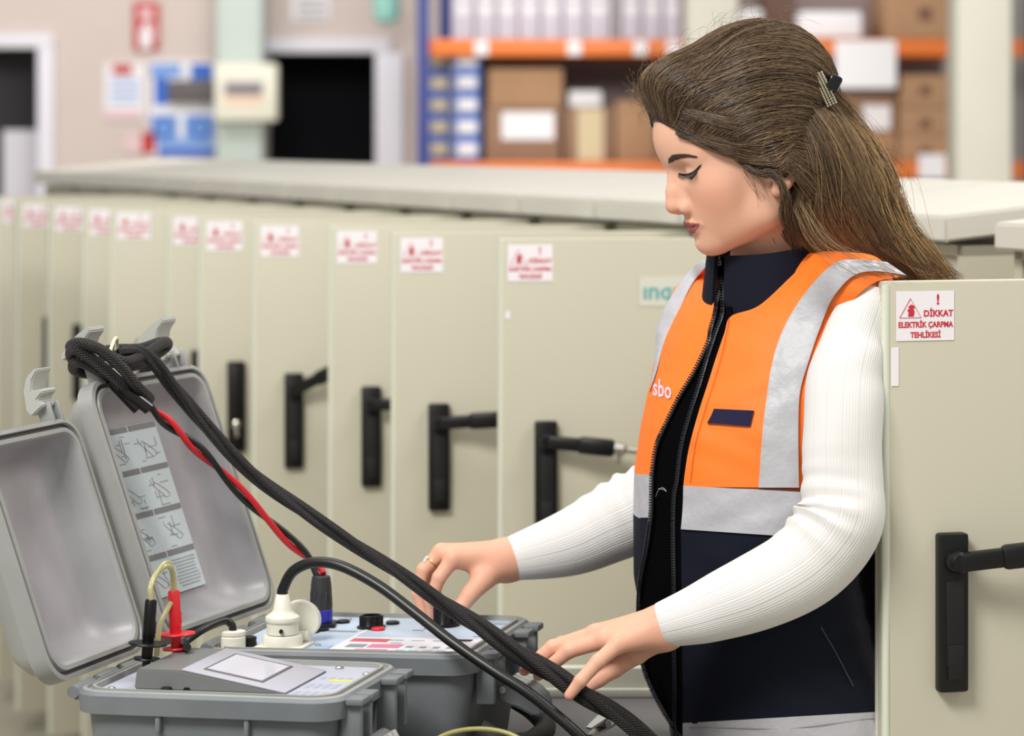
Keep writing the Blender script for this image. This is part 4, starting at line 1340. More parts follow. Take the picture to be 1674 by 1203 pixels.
def head_sdf(q):
    p = q.copy(); p[:, 1] = np.abs(p[:, 1])
    d = head_core(p)
    # neck
    d = smin(d, cone(q, (-0.040, 0, -0.020), NECKB, 0.047, 0.053), 0.022)
    # brow, socket, lid
    d = smin(d, cone(p, (0.074, 0.010, 0.030), (0.056, 0.042, 0.031), 0.009, 0.009), 0.010)
    d = smax(d, -ell(p, (0.0855, 0.029, 0.014), (0.0145, 0.0165, 0.0110)), 0.012)
    d = smin(d, sph(p, (0.0600, 0.0295, 0.0100), 0.0136), 0.004)
    # nose
    n = cone(p, (0.0770, 0, 0.022), (0.0870, 0, -0.006), 0.0085, 0.0088)
    n = smin(n, cone(p, (0.0870, 0, -0.006), (0.0922, 0, -0.0225), 0.0088, 0.0106), 0.006)
    n = smin(n, cone(p, (0.070, 0.006, 0.010), (0.076, 0.010, -0.022), 0.008, 0.010), 0.010)
    n = smin(n, ell(p, (0.0795, 0.0130, -0.0280), (0.0118, 0.0078, 0.0092)), 0.0035)
    n = smin(n, sph(p, (0.0865, 0, -0.0300), 0.0062), 0.005)
    n = smax(n, -ell(p, (0.0860, 0.0070, -0.0365), (0.0070, 0.0034, 0.0042)), 0.0015)
    d = smin(d, n, 0.0045)
    # lips
    ul = smin(cone(p, (0.0810, 0.003, -0.0484), (0.0788, 0.012, -0.0494), 0.0048, 0.0045), cone(p, (0.0788, 0.012, -0.0494), (0.0718, 0.0240, -0.0512), 0.0045, 0.0030), 0.003)
    ll = smin(cone(p, (0.0790, 0, -0.0587), (0.0765, 0.012, -0.0573), 0.0052, 0.0046), cone(p, (0.0765, 0.012, -0.0573), (0.0718, 0.0230, -0.0528), 0.0046, 0.0026), 0.003)
    d = smin(d, ul, 0.0035)
    d = smin(d, ll, 0.0035)
    d = smax(d, -cone(p, (0.0872, 0, -0.0534), (0.0752, 0.0240, -0.0524), 0.0015, 0.0007), 0.0012)
    d = smax(d, -ell(p, (0.0855, 0, -0.0690), (0.0068, 0.020, 0.0052)), 0.007)
    # ear
    a = R(32)
    E = np.array([[math.cos(a), 0, -math.sin(a)], [0, 1, 0], [math.sin(a), 0, math.cos(a)]])
    e = ell(p, (-0.031, 0.0775, -0.016), (0.0165, 0.0065, 0.0290), E)
    e = smax(e, -ell(p, (-0.029, 0.0850, -0.017), (0.0105, 0.0055, 0.0190), E), 0.003)
    e = smin(e, ell(p, (-0.0155, 0.0735, -0.0370), (0.0080, 0.0060, 0.0085)), 0.004)
    e = smin(e, ell(p, (-0.0140, 0.0700, -0.0180), (0.0050, 0.0060, 0.0070)), 0.003)
    return smin(d, e, 0.004)

hv, hq = surface_nets(head_sdf, (-0.145, -0.095, -0.21), (0.118, 0.095, 0.140), 0.0018)
# colouring of the skin itself: lips, a warm cheek
pm = hv.copy(); pm[:, 1] = np.abs(pm[:, 1])
cl = np.tile(SKIN, (len(hv), 1))
def blend(mask, c):
    global cl
    cl = cl * (1 - mask[:, None]) + np.array(c) * mask[:, None]
blend(0.45 * np.exp(-(np.linalg.norm((pm - np.array((0.052, 0.045, -0.022))) / np.array((0.03, 0.03, 0.022)), axis=1)) ** 2), BLUSH)
blend(0.35 * np.exp(-(np.linalg.norm((pm - np.array((0.100, 0.0, -0.022))) / 0.014, axis=1)) ** 2), BLUSH)
ly = np.array([0, .005, .013, .020, .0245, .027])
zup = np.interp(pm[:, 1], ly, [-.0468, -.0456, -.0472, -.0494, -.0508, -.0516]); zlo = np.interp(pm[:, 1], ly, [-.0630, -.0628, -.0608, -.0566, -.0526, -.0520])
inl = np.minimum(zup - pm[:, 2], pm[:, 2] - zlo)
blend(np.clip(inl / 0.0010 + 0.5, 0, 1) * (pm[:, 0] > 0.060) * (pm[:, 1] < 0.0265), LIP)
hcol = cl
hw = h2w(hv)

# ---- hands
def hand(chains, palm, extra, lo_pad=0.02, h=0.0013):
    """chains: list of [(px,py,Y,r)...]; palm: list of cones between points; all pixel + depth -> world"""
    W = lambda t_: (np3(P(t_[0], t_[1], t_[2])), t_[3])
    ch = [[W(a) for a in c] for c in chains]
    pl = [(W(a), W(b)) for a, b in palm]
    ex = [(W(a), W(b)) for a, b in extra]
    allp = np.array([q[0] for c in ch for q in c] + [q[0] for pr in pl + ex for q in pr])
    def f(p):
        d = None
        for (a, ra), (b, rb) in pl:
            e = cone(p, a, b, ra, rb)
            d = e if d is None else smin(d, e, 0.012)
        for (a, ra), (b, rb) in ex:
            d = smin(d, cone(p, a, b, ra, rb), 0.014)
        for c in ch:
            e = None
            for i in range(len(c) - 1):
                g = cone(p, c[i][0], c[i + 1][0], c[i][1], c[i + 1][1])
                e = g if e is None else smin(e, g, 0.003)
            d = smin(d, e, 0.0045)
        return d
    return surface_nets(f, allp.min(0) - lo_pad, allp.max(0) + lo_pad, h)

# hand on the knob (her right)
fk = 0.0085
r_ch = [
    [(741, 913, 3.500, 0.0105), (718, 944, 3.492, 0.0088), (704, 982, 3.492, 0.0078), (706, 1008, 3.496, 0.0066)],
    [(722, 903, 3.520, 0.0105), (692, 932, 3.514, 0.0088), (683, 970, 3.512, 0.0078), (693, 1002, 3.510, 0.0066)],
    [(727, 905, 3.541, 0.0100), (700, 936, 3.540, 0.0082), (694, 972, 3.534, 0.0072), (704, 998, 3.528, 0.0062)],
    [(740, 912, 3.560, 0.0090), (718, 942, 3.560, 0.0072), (712, 970, 3.552, 0.0064), (718, 990, 3.545, 0.0056)],
    [(792, 945, 3.505, 0.0150), (768, 972, 3.488, 0.0112), (752, 994, 3.482, 0.0100), (741, 1013, 3.482, 0.0080)],
]
r_palm = [((826, 917, 3.540, 0.0225), (741, 913, 3.500, 0.0125)), ((826, 914, 3.545, 0.0215), (722, 903, 3.520, 0.0120)),
          ((826, 914, 3.550, 0.0210), (727, 906, 3.541, 0.0115)), ((828, 918, 3.555, 0.0205), (740, 914, 3.560, 0.0105)),
          ((826, 917, 3.540, 0.0225), (790, 943, 3.508, 0.0160))]
r_ext = [((900, 900, 3.55, 0.029), (832, 915, 3.545, 0.0238))]
rv, rq = hand(r_ch, r_palm, r_ext)
# hand on the cable (her left)
l_ch = [
    [(1012, 1052, 3.193, 0.0098), (977, 1082, 3.180, 0.0084), (949, 1113, 3.172, 0.0076), (931, 1136, 3.172, 0.0062)],
    [(990, 1045, 3.212, 0.0105), (930, 1064, 3.222, 0.0086), (898, 1090, 3.226, 0.0077), (880, 1104, 3.226, 0.0064)],
    [(975, 1036, 3.232, 0.0105), (904, 1058, 3.240, 0.0088), (874, 1082, 3.240, 0.0078), (857, 1096, 3.238, 0.0064)],
    [(985, 1034, 3.252, 0.0100), (918, 1052, 3.262, 0.0084), (890, 1076, 3.262, 0.0074), (878, 1092, 3.260, 0.0062)],
    [(1040, 1066, 3.232, 0.0140), (1005, 1092, 3.236, 0.0108), (978, 1110, 3.232, 0.0096), (958, 1124, 3.226, 0.0078)],
]
l_palm = [((1082, 1027, 3.207, 0.0205), (1012, 1052, 3.193, 0.0115)), ((1082, 1026, 3.208, 0.0205), (990, 1045, 3.212, 0.0122)),
          ((1082, 1024, 3.212, 0.0210), (975, 1036, 3.232, 0.0122)), ((1082, 1025, 3.216, 0.0205), (985, 1034, 3.252, 0.0110)),
          ((1082, 1030, 3.214, 0.0205), (1040, 1064, 3.230, 0.0150))]
l_ext = [((1160, 998, 3.200, 0.025), (1090, 1024, 3.208, 0.0222))]
lv, lq = hand(l_ch, l_palm, l_ext)
def hand_cols(v, nails):
    c = np.tile(SKIN * np.array((1.0, 0.94, 0.92)), (len(v), 1))
    for (px, py, Y, r, cc) in nails:
        d = np.linalg.norm(v - np3(P(px, py, Y)), axis=1)
        k = np.clip((r - d) / 0.0012, 0, 1)[:, None]
        c = c * (1 - k) + cc * k
    return c
rc = hand_cols(rv, [(745, 1013, 3.474, 0.0065, NAIL), (702, 1010, 3.489, 0.005, NAIL)])
lcl = hand_cols(lv, [(925, 1138, 3.166, 0.0065, NAIL), (860, 1092, 3.230, 0.0075, NAILM), (884, 1102, 3.220, 0.006, NAIL)])

# ---- torso volume (drives vest, lining and the body beneath)
tph = R(35)
tf = np.array([-math.cos(tph), -math.sin(tph), 0]); tl = np.array([math.sin(tph), -math.cos(tph), 0])
TY = 3.40
rowsT = np.array([(430, 1262, .070, .050), (470, 1252, .100, .055), (520, 1243, .135, .066), (560, 1240, .155, .080), (600, 1238, .163, .092), (650, 1234, .166, .107), (700, 1230, .165, .118), (780, 1219, .164, .120),
                  (850, 1216, .162, .119), (950, 1217, .164, .118), (1050, 1236, .168, .118), (1130, 1264, .172, .119), (1200, 1288, .175, .120), (1300, 1292, .178, .122)], float)
zT = CZ - (rowsT[:, 0] - HY) / F * TY
xT = (rowsT[:, 1] - CX) / F * TY
def interp(z, col):
    return np.interp(-z, -zT, col)
sh_n, sh_f, nk = np3(P(1408, 466, 3.268)), np3(P(1152, 505, 3.545)), np3(P(1290, 462, 3.42))
ZHEM = CZ - (1236 - HY) / F * TY
def torso_sdf(p, off=0.0):
    z = p[:, 2]
    cx, a, b = interp(z, xT), interp(z, rowsT[:, 2]) + off, interp(z, rowsT[:, 3]) + off
    q = p - np.stack([cx, np.full(len(z), TY), z], 1)
    u, v = q @ tl, q @ tf
    k0 = np.sqrt((u / a) ** 2 + (v / b) ** 2)
    k1 = np.sqrt((u / a ** 2) ** 2 + (v / b ** 2) ** 2)
    d = k0 * (k0 - 1) / np.maximum(k1, 1e-6)
    d = smax(d, z - (CZ - (480 - HY) / F * TY), 0.03)
    s = smin(cone(p, nk, sh_n, 0.044 + off, 0.038 + off), cone(p, nk, sh_f, 0.044 + off, 0.042 + off), 0.02)
    s = smin(s, cone(p, sh_f, sh_f + np.array((-0.0165, 0.0, -0.085)), 0.042 + off, 0.045 + off), 0.02)
    d = smin(d, s, 0.05)
    return np.maximum(d, (ZHEM - off * 2) - z)
tv, tq = surface_nets(lambda p: torso_sdf(p), (0.02, 3.12, 0.70), (0.60, 3.66, 1.46), 0.006)
bv, bq = surface_nets(lambda p: torso_sdf(p, -0.012), (0.02, 3.12, 0.70), (0.60, 3.66, 1.46), 0.008)

# one body mesh: head and neck, torso, arms' skin down to the hands
def arm_skin(path, rad):
    bm = BM(); tube(bm, spline(path, 5), spl(rad, 5), 14)
    v = np.array([tuple(x.co) for x in bm.verts]); bm.verts.index_update()
    q = np.array([[x.index for x in f.verts] for f in bm.faces if len(f.verts) == 4]); bm.free()
    return v, q
NA = [P(1428, 474, 3.258), P(1413, 520, 3.252), P(1398, 562, 3.246), P(1387, 602, 3.236), P(1380, 645, 3.228), P(1378, 720, 3.218), P(1377, 790, 3.210), P(1370, 856, 3.202), P(1322, 918, 3.195), P(1236, 968, 3.195), P(1158, 998, 3.200), P(1083, 1022, 3.206)]
NR = [.030, .036, .0405, .0435, .0465, .0465, .0470, .0520, .0490, .0450, .0365, .0264]
FA = [P(1158, 515, 3.55), P(1142, 580, 3.562), P(1128, 660, 3.575), P(1116, 740, 3.575), P(1100, 800, 3.570), P(1045, 834, 3.560), P(985, 862, 3.555), P(925, 890, 3.550), P(838, 913, 3.545)]
FR = [.034, .038, .042, .047, .050, .0530, .0480, .0420, .0285]
a1 = arm_skin(NA[:-1], [r * 0.8 for r in NR[:-1]]); a2 = arm_skin(FA[:-1], [r * 0.8 for r in FR[:-1]])
parts_ = [(hw, hq, hcol), (rv, rq, rc), (lv, lq, lcl), (bv, bq, None), (a1[0], a1[1], None), (a2[0], a2[1], None)]
V_, Q_, C_, n_ = [], [], [], 0
for v, q, c in parts_:
    V_.append(v); Q_.append(q + n_); C_.append(np.tile(SKIN, (len(v), 1)) if c is None else c); n_ += len(v)
body = mesh_np('body', np.concatenate(V_), np.concatenate(Q_), M_skin, per, True, np.concatenate(C_))

# ---- brow, lashes
M_lash = mat('lash_black', (22, 16, 16), 0.5)
M_brow = mat('brow_hair', (70, 52, 43), 0.75)
def hl2w(x, y, z): return Vector(h2w(np.array((x, y, z))))
def head_proj(pts, off):
    """push local points along the line from the head's middle onto the head surface"""
    c = np.array((0.0, 0.0, 0.0))
    out = []
    for p in pts:
        d = np.array(p, float) - c
        lo_, hi_ = 0.6, 1.6
        for _ in range(26):
            m = (lo_ + hi_) / 2
            if head_sdf((c + d * m)[None, :])[0] < off:
                lo_ = m
            else:
                hi_ = m
        out.append(c + d * lo_)
    return out
hbvh = BVHTree.FromPolygons([Vector(v) for v in hw], [list(map(int, q)) for q in hq])
def face_px(px, py, off):
    """point of her face under a pixel, in head coordinates, lifted by off"""
    for k in range(40):
        d = (P(px + k, py, 1.0) - Vector((0, 0, CZ))).normalized()
        loc, nor, i, dist = hbvh.ray_cast(Vector((0, 0, CZ)), d)
        if loc is not None:
            return w2h(np3(loc - d * off))
    return w2h(np3(P(px, py, 3.3)))
def poly(pts, t_):
    xs_p = np.linspace(0, 1, len(pts))
    return np.array([np.interp(t_, xs_p, [p[i] for p in pts]) for i in range(2)])
brow_l = [(1092.5, 263.5), (1099, 259), (1107, 256.5), (1115, 255), (1125, 254.5), (1137, 256.5)]
lash_l = [(1109, 283.5), (1114, 285.5), (1120, 286), (1127, 285), (1133, 282.5), (1138, 278.5), (1142.5, 273.5), (1147, 268.5)]
rnd = random.Random(5)
bst, lst = [], []
for k in range(420):
    t_ = rnd.random() ** 1.1
    th = 14.5 * (1 - 0.80 * t_) * min(1, 0.5 + t_ * 3)
    a_ = poly(brow_l, t_) + np.array((0, (rnd.random() - 0.5) * th))
    b_ = poly(brow_l, min(1.0, t_ + 0.11)) + np.array((3.0 if t_ > 0.9 else 0, (rnd.random() - 0.5) * th * 0.5 - 0.8 * (1 - t_)))
    bst.append((face_px(a_[0], a_[1], 0.0004), face_px(b_[0], b_[1], 0.0007)))
n_l = 33
line = [face_px(*poly(lash_l, k / (n_l - 1)), 0.0003) for k in range(n_l)]
for k in range(110):
    t_ = 0.05 + rnd.random() * 0.78
    i = int(t_ * (n_l - 1)); a_ = line[i]
    L_ = 0.0040 + 0.0050 * min(1, t_ * 1.6)
    m_1 = a_ + np.array((L_ * 0.50, 0.0016 * t_, -L_ * 0.45))
    m_2 = a_ + np.array((L_ * 0.75, 0.0010 + 0.0045 * t_, -L_ * 0.75))
    lst.append((a_, m_1, m_2))
slit = [(1111, 284), (1117, 285.5), (1123, 285.5), (1129, 284.5), (1135, 281.5), (1141, 276), (1139, 283), (1135, 289), (1130, 294.5), (1125, 291.5), (1119, 288.5)]
for sy in (1, -1):
    mir = np.array((1, sy, 1))
    W_ = lambda q: Vector(h2w(np.asarray(q) * mir))
    bm = BM()
    for a_, b_ in bst:
        tube(bm, [W_(a_), W_((a_ + b_) / 2 + np.array((0.0004, 0.0003, 0))), W_(b_)], [0.00042, 0.00042, 0.00012], 4)
    put('eyebrow', bm, M_brow, per)
    bm = BM()
    ctr_ = bm.verts.new(W_(face_px(1128, 287.5, 0.0009)))
    rim_ = [bm.verts.new(W_(face_px(x, y, 0.0004))) for x, y in slit]
    for k in range(len(rim_)):
        bm.faces.new((ctr_, rim_[k], rim_[(k + 1) % len(rim_)]))
    put('eye', bm, mat('eye_dark_brown', (20, 13, 12), 0.5), per, True)
    bm = BM()
    tube(bm, [W_(a_) for a_ in line], [0.0004] + [0.0007 + 0.0010 * math.sin(math.pi * min(1, (k / (n_l - 1)) * 0.75 + 0.1)) for k in range(1, n_l - 3)] + [0.0008, 0.0005, 0.0002], 6)
    for q in lst:
        tube(bm, [W_(x) for x in q], [0.00042, 0.00034, 0.0001], 4)
    put('eyelashes', bm, M_lash, per)

# ---- white ribbed sweater sleeves
M_knit = mat('white_rib_knit', (226, 225, 222), 0.8)
nt = M_knit.node_tree
uvn = nt.nodes.new('ShaderNodeUVMap')
sx = nt.nodes.new('ShaderNodeSeparateXYZ'); nt.links.new(uvn.outputs[0], sx.inputs[0])
def wave(mult, power):
    mu = nt.nodes.new('ShaderNodeMath'); mu.operation = 'MULTIPLY'; mu.inputs[1].default_value = mult * 2 * math.pi; nt.links.new(sx.outputs[0], mu.inputs[0])
    si = nt.nodes.new('ShaderNodeMath'); si.operation = 'COSINE'; nt.links.new(mu.outputs[0], si.inputs[0])
    ad = nt.nodes.new('ShaderNodeMath'); ad.operation = 'MULTIPLY_ADD'; ad.inputs[1].default_value = 0.5; ad.inputs[2].default_value = 0.5; nt.links.new(si.outputs[0], ad.inputs[0])
    pw = nt.nodes.new('ShaderNodeMath'); pw.operation = 'POWER'; pw.inputs[1].default_value = power; nt.links.new(ad.outputs[0], pw.inputs[0])
    return pw
w1, w2 = wave(84, 1.0), wave(15, 110.0)
sm = nt.nodes.new('ShaderNodeMath'); sm.operation = 'MULTIPLY_ADD'; sm.inputs[1].default_value = -2.6; nt.links.new(w2.outputs[0], sm.inputs[0]); nt.links.new(w1.outputs[0], sm.inputs[2])
bp = nt.nodes.new('ShaderNodeBump'); bp.inputs['Strength'].default_value = 0.32; bp.inputs['Distance'].default_value = 0.0008
nt.links.new(sm.outputs[0], bp.inputs['Height']); nt.links.new(bp.outputs[0], nt.nodes['Principled BSDF'].inputs['Normal'])
def sleeve(path, rad, elbow, sub=10):
    bm = BM(); uvl = bm.loops.layers.uv.new('UVMap')
    p = spline(path, sub); r = spl(rad, sub)
    rings = tube(bm, p, r, 56, 0, False, 1.0, uvl)
    rnd = random.Random(11)
    E = p[elbow * sub]
    for i, rg in enumerate(rings):
        c = p[i]
        de = (c - E).length
        for k, v in enumerate(rg):
            n_ = (v.co - c)
            th = 2 * math.pi * k / 56
            w = math.exp(-(de / 0.05) ** 2)
            inner = max(0.0, n_.normalized().dot(Vector((-0.70, -0.35, 0.62))))
            fade = min(1.0, (len(rings) - 1 - i) / 12.0)
            amp = 0.0040 * w * inner * math.sin(i * 1.25 + 0.6 * math.sin(th * 2)) + 0.0009 * fade * math.sin(i * 0.30 + 2.0 * math.sin(th))
            v.co = c + n_ * (1 + amp / max(n_.length, 1e-4))
    # close the cuff: turn the edge in
    c = p[-1]; t_ = (p[-1] - p[-2]).normalized()
    last = rings[-1]
    for k_, s_ in ((0.0012, 0.96), (0.0008, 0.90), (-0.008, 0.87)):
        nx = [bm.verts.new(c + (v.co - c) * s_ + t_ * k_) for v in rings[-1]]
        for k in range(56):
            bm.faces.new((last[k], last[(k + 1) % 56], nx[(k + 1) % 56], nx[k])).smooth = True
        last = nx
    return bm
sleeve.ph = 1.0
put('sweater_sleeve', sleeve(NA, NR, 7), M_knit, per, True)
sleeve.ph = 2.0
put('sweater_sleeve', sleeve(FA, FR, 5), M_knit, per, True)

# ---- vest
M_vor = mat('vest_orange', (255, 122, 30), 0.62, bump=0.12, bscale=1600)
M_vnavy = mat('vest_navy', (15, 19, 33), 0.8, spec=0.2, bump=0.2, bscale=1500)
M_vsil = mat('reflective_silver', (180, 180, 185), 0.46, bump=1.0, bscale=60)
M_vlin = mat('vest_lining_black', (4, 4, 6), 0.95, spec=0.05)
M_teeth = mat('zipper_teeth', (26, 27, 34), 0.22)
M_stitch = mat('grey_stitch', (150, 146, 150), 0.8)
# base shell, cut into its colour zones
bm = BM()
vs = [bm.verts.new(tuple(v)) for v in tv]
for q in tq:
    try:
        bm.faces.new([vs[i] for i in q]).smooth = True
    except ValueError:
        pass
zb1, zb2, zb3 = CZ - (795 - HY) / F * 3.30, CZ - (866 - HY) / F * 3.30, CZ - (1184 - HY) / F * 3.28
for zc in (zb1, zb2, zb3):
    bmesh.ops.bisect_plane(bm, geom=bm.verts[:] + bm.edges[:] + bm.faces[:], plane_co=(0, 0, zc), plane_no=(0, 0, 1), dist=1e-6)
for f in bm.faces:
    z = f.calc_center_median().z
    f.material_index = 0 if z > zb1 else 1 if z > zb2 else 2 if z > zb3 else 1
    f.smooth = True
vest = put('vest', bm, [M_vor, M_vsil, M_vnavy], per)
bvh = BVHTree.FromPolygons([Vector(v) for v in tv], [list(map(int, q)) for q in tq])
EYE = Vector((0, 0, CZ))
def T(px, py, off=0.003):
    """point on the torso under a pixel, lifted off it"""
    tc = float(np.interp(py, rowsT[:, 0], rowsT[:, 1]))
    d = (P(px, py, 1.0) - EYE).normalized()
    loc, nor, i, dist = bvh.ray_cast(EYE, d)
    if loc is not None:
        n = nor if nor.dot(d) < 0 else -nor
        # lift along the sight line so that the normal gap is off
        return loc - d * min(off / max(abs(n.dot(d)), 1e-3), 2.2 * off)
    Y = TY                                            # beside the silhouette: level with the nearest cloth
    for k in range(8):
        Y = bvh.find_nearest(P(px, py, Y))[0].y
    return P(px, py, Y) - d * (2.0 * off)
def curve(pts, n):
    """resample a px polyline to n+1 points, smooth"""
    s = spline([Vector((a, b, 0)) for a, b in pts], 10)
    L_ = [0.0]
    for i in range(1, len(s)):
        L_.append(L_[-1] + (s[i] - s[i - 1]).length)
    out = []
    for k in range(n + 1):
        t_ = L_[-1] * k / n
        i = min(len(s) - 2, max(0, next((j for j in range(len(L_) - 1) if L_[j + 1] >= t_), len(s) - 2)))
        w = (t_ - L_[i]) / max(1e-9, L_[i + 1] - L_[i])
        p_ = s[i].lerp(s[i + 1], w)
        out.append((p_.x, p_.y))
    return out
def patch(name, left, right, off, m, nu=16, nv=40, wrinkle=0.0, wf=0.12, parent=None, smooth=2, slope=None):
    """cloth piece between two px curves, laid on the torso, with its own thickness"""
    Lc, Rc = curve(left, nv), curve(right, nv)
    bm = BM()
    rnd = random.Random(len(name))
    F_, B_ = [], []
    PXY = np.zeros((nv + 1, nu + 1, 2)); Yg = np.zeros((nv + 1, nu + 1))
    for j in range(nv + 1):
        for i in range(nu + 1):
            u = i / nu
            px, py = Lc[j][0] * (1 - u) + Rc[j][0] * u, Lc[j][1] * (1 - u) + Rc[j][1] * u
            w = 0.0014 * math.sin(px * 0.05 + 3 * math.sin(py * 0.03)) * math.sin(py * 0.045 + 1) + wrinkle * (0.5 + 0.5 * math.sin(px * wf + 4 * math.sin(py * 0.021)) * math.sin(py * 0.09))
            PXY[j, i] = px, py
            Yg[j, i] = T(px, py, off).y - w
    for it in range(smooth):                         # let the cloth lie smooth
        q = np.pad(Yg, 1, mode='edge')
        Yg = (q[:-2, 1:-1] + q[2:, 1:-1] + q[1:-1, :-2] + q[1:-1, 2:] + 2 * q[1:-1, 1:-1]) / 6
    if slope is not None:                            # piece turning away at the far side of the chest
        for i in range(nu + 1):
            Yg[:, i] = Yg[:, nu] + slope * (1 - i / nu) ** 1.5
    for j in range(nv + 1):
        rf, rb = [], []
        for i in range(nu + 1):
            rf.append(bm.verts.new(P(PXY[j, i, 0], PXY[j, i, 1], Yg[j, i])))
            rb.append(bm.verts.new(P(PXY[j, i, 0], PXY[j, i, 1], Yg[j, i] + 0.007)))
        F_.append(rf); B_.append(rb)
    for j in range(nv):
        for i in range(nu):
            bm.faces.new((F_[j][i], F_[j + 1][i], F_[j + 1][i + 1], F_[j][i + 1])).smooth = True
    for j in range(nv):
        bm.faces.new((F_[j][0], B_[j][0], B_[j + 1][0], F_[j + 1][0]))
        bm.faces.new((F_[j][nu], F_[j + 1][nu], B_[j + 1][nu], B_[j][nu]))
    for i in range(nu):
        bm.faces.new((F_[0][i], F_[0][i + 1], B_[0][i + 1], B_[0][i]))
        bm.faces.new((F_[nv][i], B_[nv][i], B_[nv][i + 1], F_[nv][i + 1]))
    return put(name, bm, m, parent or vest)
near_zip = [(1172, 420), (1178, 450), (1180, 485), (1180, 513), (1169, 544), (1155, 586), (1144, 624), (1127, 677), (1113, 729), (1106, 785), (1101, 815), (1100, 885), (1101, 949), (1101, 1026), (1103, 1125), (1103, 1188), (1104, 1240)]
far_zip = [(1169, 429), (1178, 453), (1172, 485), (1168, 513), (1161, 537), (1157, 558), (1134, 607), (1109, 649), (1085, 698), (1072, 729), (1065, 775), (1064, 810), (1063, 843), (1056, 896), (1046, 949), (1043, 998), (1045, 1040), (1050, 1086), (1064, 1125), (1082, 1160), (1100, 1188), (1118, 1215)]
fz_top = [p for p in far_zip if p[1] <= 780]
near_arm = [(1479, 453), (1434, 460), (1399, 486), (1371, 527), (1347, 556), (1329, 592), (1318, 631), (1314, 680), (1312, 740), (1312, 797)]
patch('lining', [(p[0] - 2, p[1]) for p in far_zip], [(p[0] + 2, p[1]) for p in near_zip], 0.004, M_vlin, 8, 60)
patch('orange_front_panel', [(1330, 415), (1290, 455), (1240, 500), (1195, 517), (1184, 545), (1170, 586), (1158, 624), (1141, 677), (1127, 729), (1120, 770), (1117, 796)], near_arm, 0.007, M_vor, 44, 90)
patch('reflective_strip', [(1450, 428), (1400, 424), (1364, 430), (1322, 471), (1284, 530), (1263, 590), (1252, 659), (1246, 712), (1240, 797)], [(1482, 450), (1430, 443), (1393, 452), (1361, 488), (1340, 537), (1322, 590), (1308, 640), (1305, 700), (1306, 797)], 0.0120, M_vsil, 22, 90, 0.0018, 0.11, None, 8)
patch('reflective_band', [(1117, 794), (1116, 830), (1113, 865)], [(1460, 812), (1458, 850), (1455, 888)], 0.0095, M_vsil, 60, 14, 0.0020, 0.05)
patch('navy_front_panel', [(1113, 862), (1114, 949), (1115, 1026), (1116, 1125), (1116, 1184)], [(1455, 884), (1458, 980), (1460, 1060), (1460, 1120), (1460, 1165)], 0.007, M_vnavy, 40, 36, 0.0012, 0.04)
patch('hem_reflective_band', [(1116, 1182), (1116, 1236)], [(1460, 1162), (1460, 1216)], 0.0088, M_vsil, 24, 5)
patch('zipper_tape', near_zip, [(p[0] + 16, p[1]) for p in near_zip], 0.0078, M_vlin, 3, 60)
far_sil = [(1166, 417), (1130, 439), (1099, 481), (1075, 530), (1070, 590), (1062, 638), (1055, 677), (1046, 722), (1040, 777)]
patch('orange_front_panel', [(1166, 419), (1162, 426), (1133, 460), (1106, 509), (1082, 561), (1070, 607), (1061, 640), (1055, 677), (1046, 722), (1040, 777)], fz_top, 0.007, M_vor, 20, 60)
patch('reflective_strip', far_sil[:6], [(1165, 424), (1134, 460), (1109, 509), (1085, 561), (1073, 607), (1062, 640)], 0.0110, M_vsil, 8, 60, 0.0, 0.1, None, 8, 0.028)
patch('reflective_band', [(1040, 775), (1043, 810), (1046, 846)], [(1065, 776), (1064, 810), (1063, 846)], 0.0085, M_vsil, 6, 8)
patch('navy_front_panel', [(1046, 845), (1047, 900), (1045, 935), (1043, 955)], [(1063, 845), (1056, 896), (1047, 945), (1044, 957)], 0.007, M_vnavy, 6, 12)
# zipper teeth along both edges
def teeth(pts, n, off):
    bm = BM()
    c = curve(pts, n)
    for i in range(n):
        a_, b_ = T(c[i][0], c[i][1], off), T(c[i + 1][0], c[i + 1][1], off)
        d = (b_ - a_).normalized()
        x, y = frame_axes(d, Vector((1, 0, 0)))
        box(bm, (0, 0, 0), (0.0050, 0.0036, 0.0019), basis((a_ + b_) / 2, x, y, d))
    tube(bm, [T(q[0] + 2.5, q[1], off - 0.001) for q in c[::3]], 0.0016, 6)
    return bm
put('zipper', teeth(near_zip, 190, 0.0105), M_teeth, vest)
put('zipper', teeth(far_zip, 190, 0.0105), M_teeth, vest)
# hook and loop badge strip
patch('badge_strip', [(1156, 691), (1162, 680), (1167, 668)], [(1226, 697), (1229, 684), (1232, 671)], 0.0105, mat('badge_navy', (26, 22, 60), 0.95, bump=0.5, bscale=2500), 10, 4, 0.0006, 0.3)
# embroidered letters on the far panel, pocket slit, stitches
bm = BM(); text(bm, 'sbo', 1.0, Matrix.Identity(4), 0, 'LEFT', 0.0, bold=0.012)
for v in bm.verts:
    v.co = T(1067 + v.co.x * 21.5 + v.co.y * 1.0, 633 - v.co.y * 40 + v.co.x * 5.0, 0.0085)
put('embroidered_letters', bm, mat('embroidery_lilac', (214, 200, 224), 0.6), vest)
bm = BM(); tube(bm, [T(x, y, 0.0082) for x, y in curve([(1342, 1025), (1368, 1070), (1395, 1122)], 16)], 0.0009, 5); put('pocket_slit', bm, mat('pocket_seam', (60, 58, 66), 0.8), vest)
for pts in ([(1122, 799), (1180, 799), (1240, 800), (1305, 802)], [(1120, 860), (1180, 862), (1240, 863), (1300, 866)], [(1119, 1188), (1200, 1190), (1300, 1190), (1440, 1172)], [(1192, 520), (1178, 586), (1150, 677), (1136, 729), (1128, 790)]):
    bm = BM(); tube(bm, [T(x, y, 0.0088) for x, y in curve(pts, 30)], 0.0005, 4); put('seam', bm, M_stitch if pts[0][1] != 520 else mat('orange_stitch', (226, 104, 30), 0.8), vest)
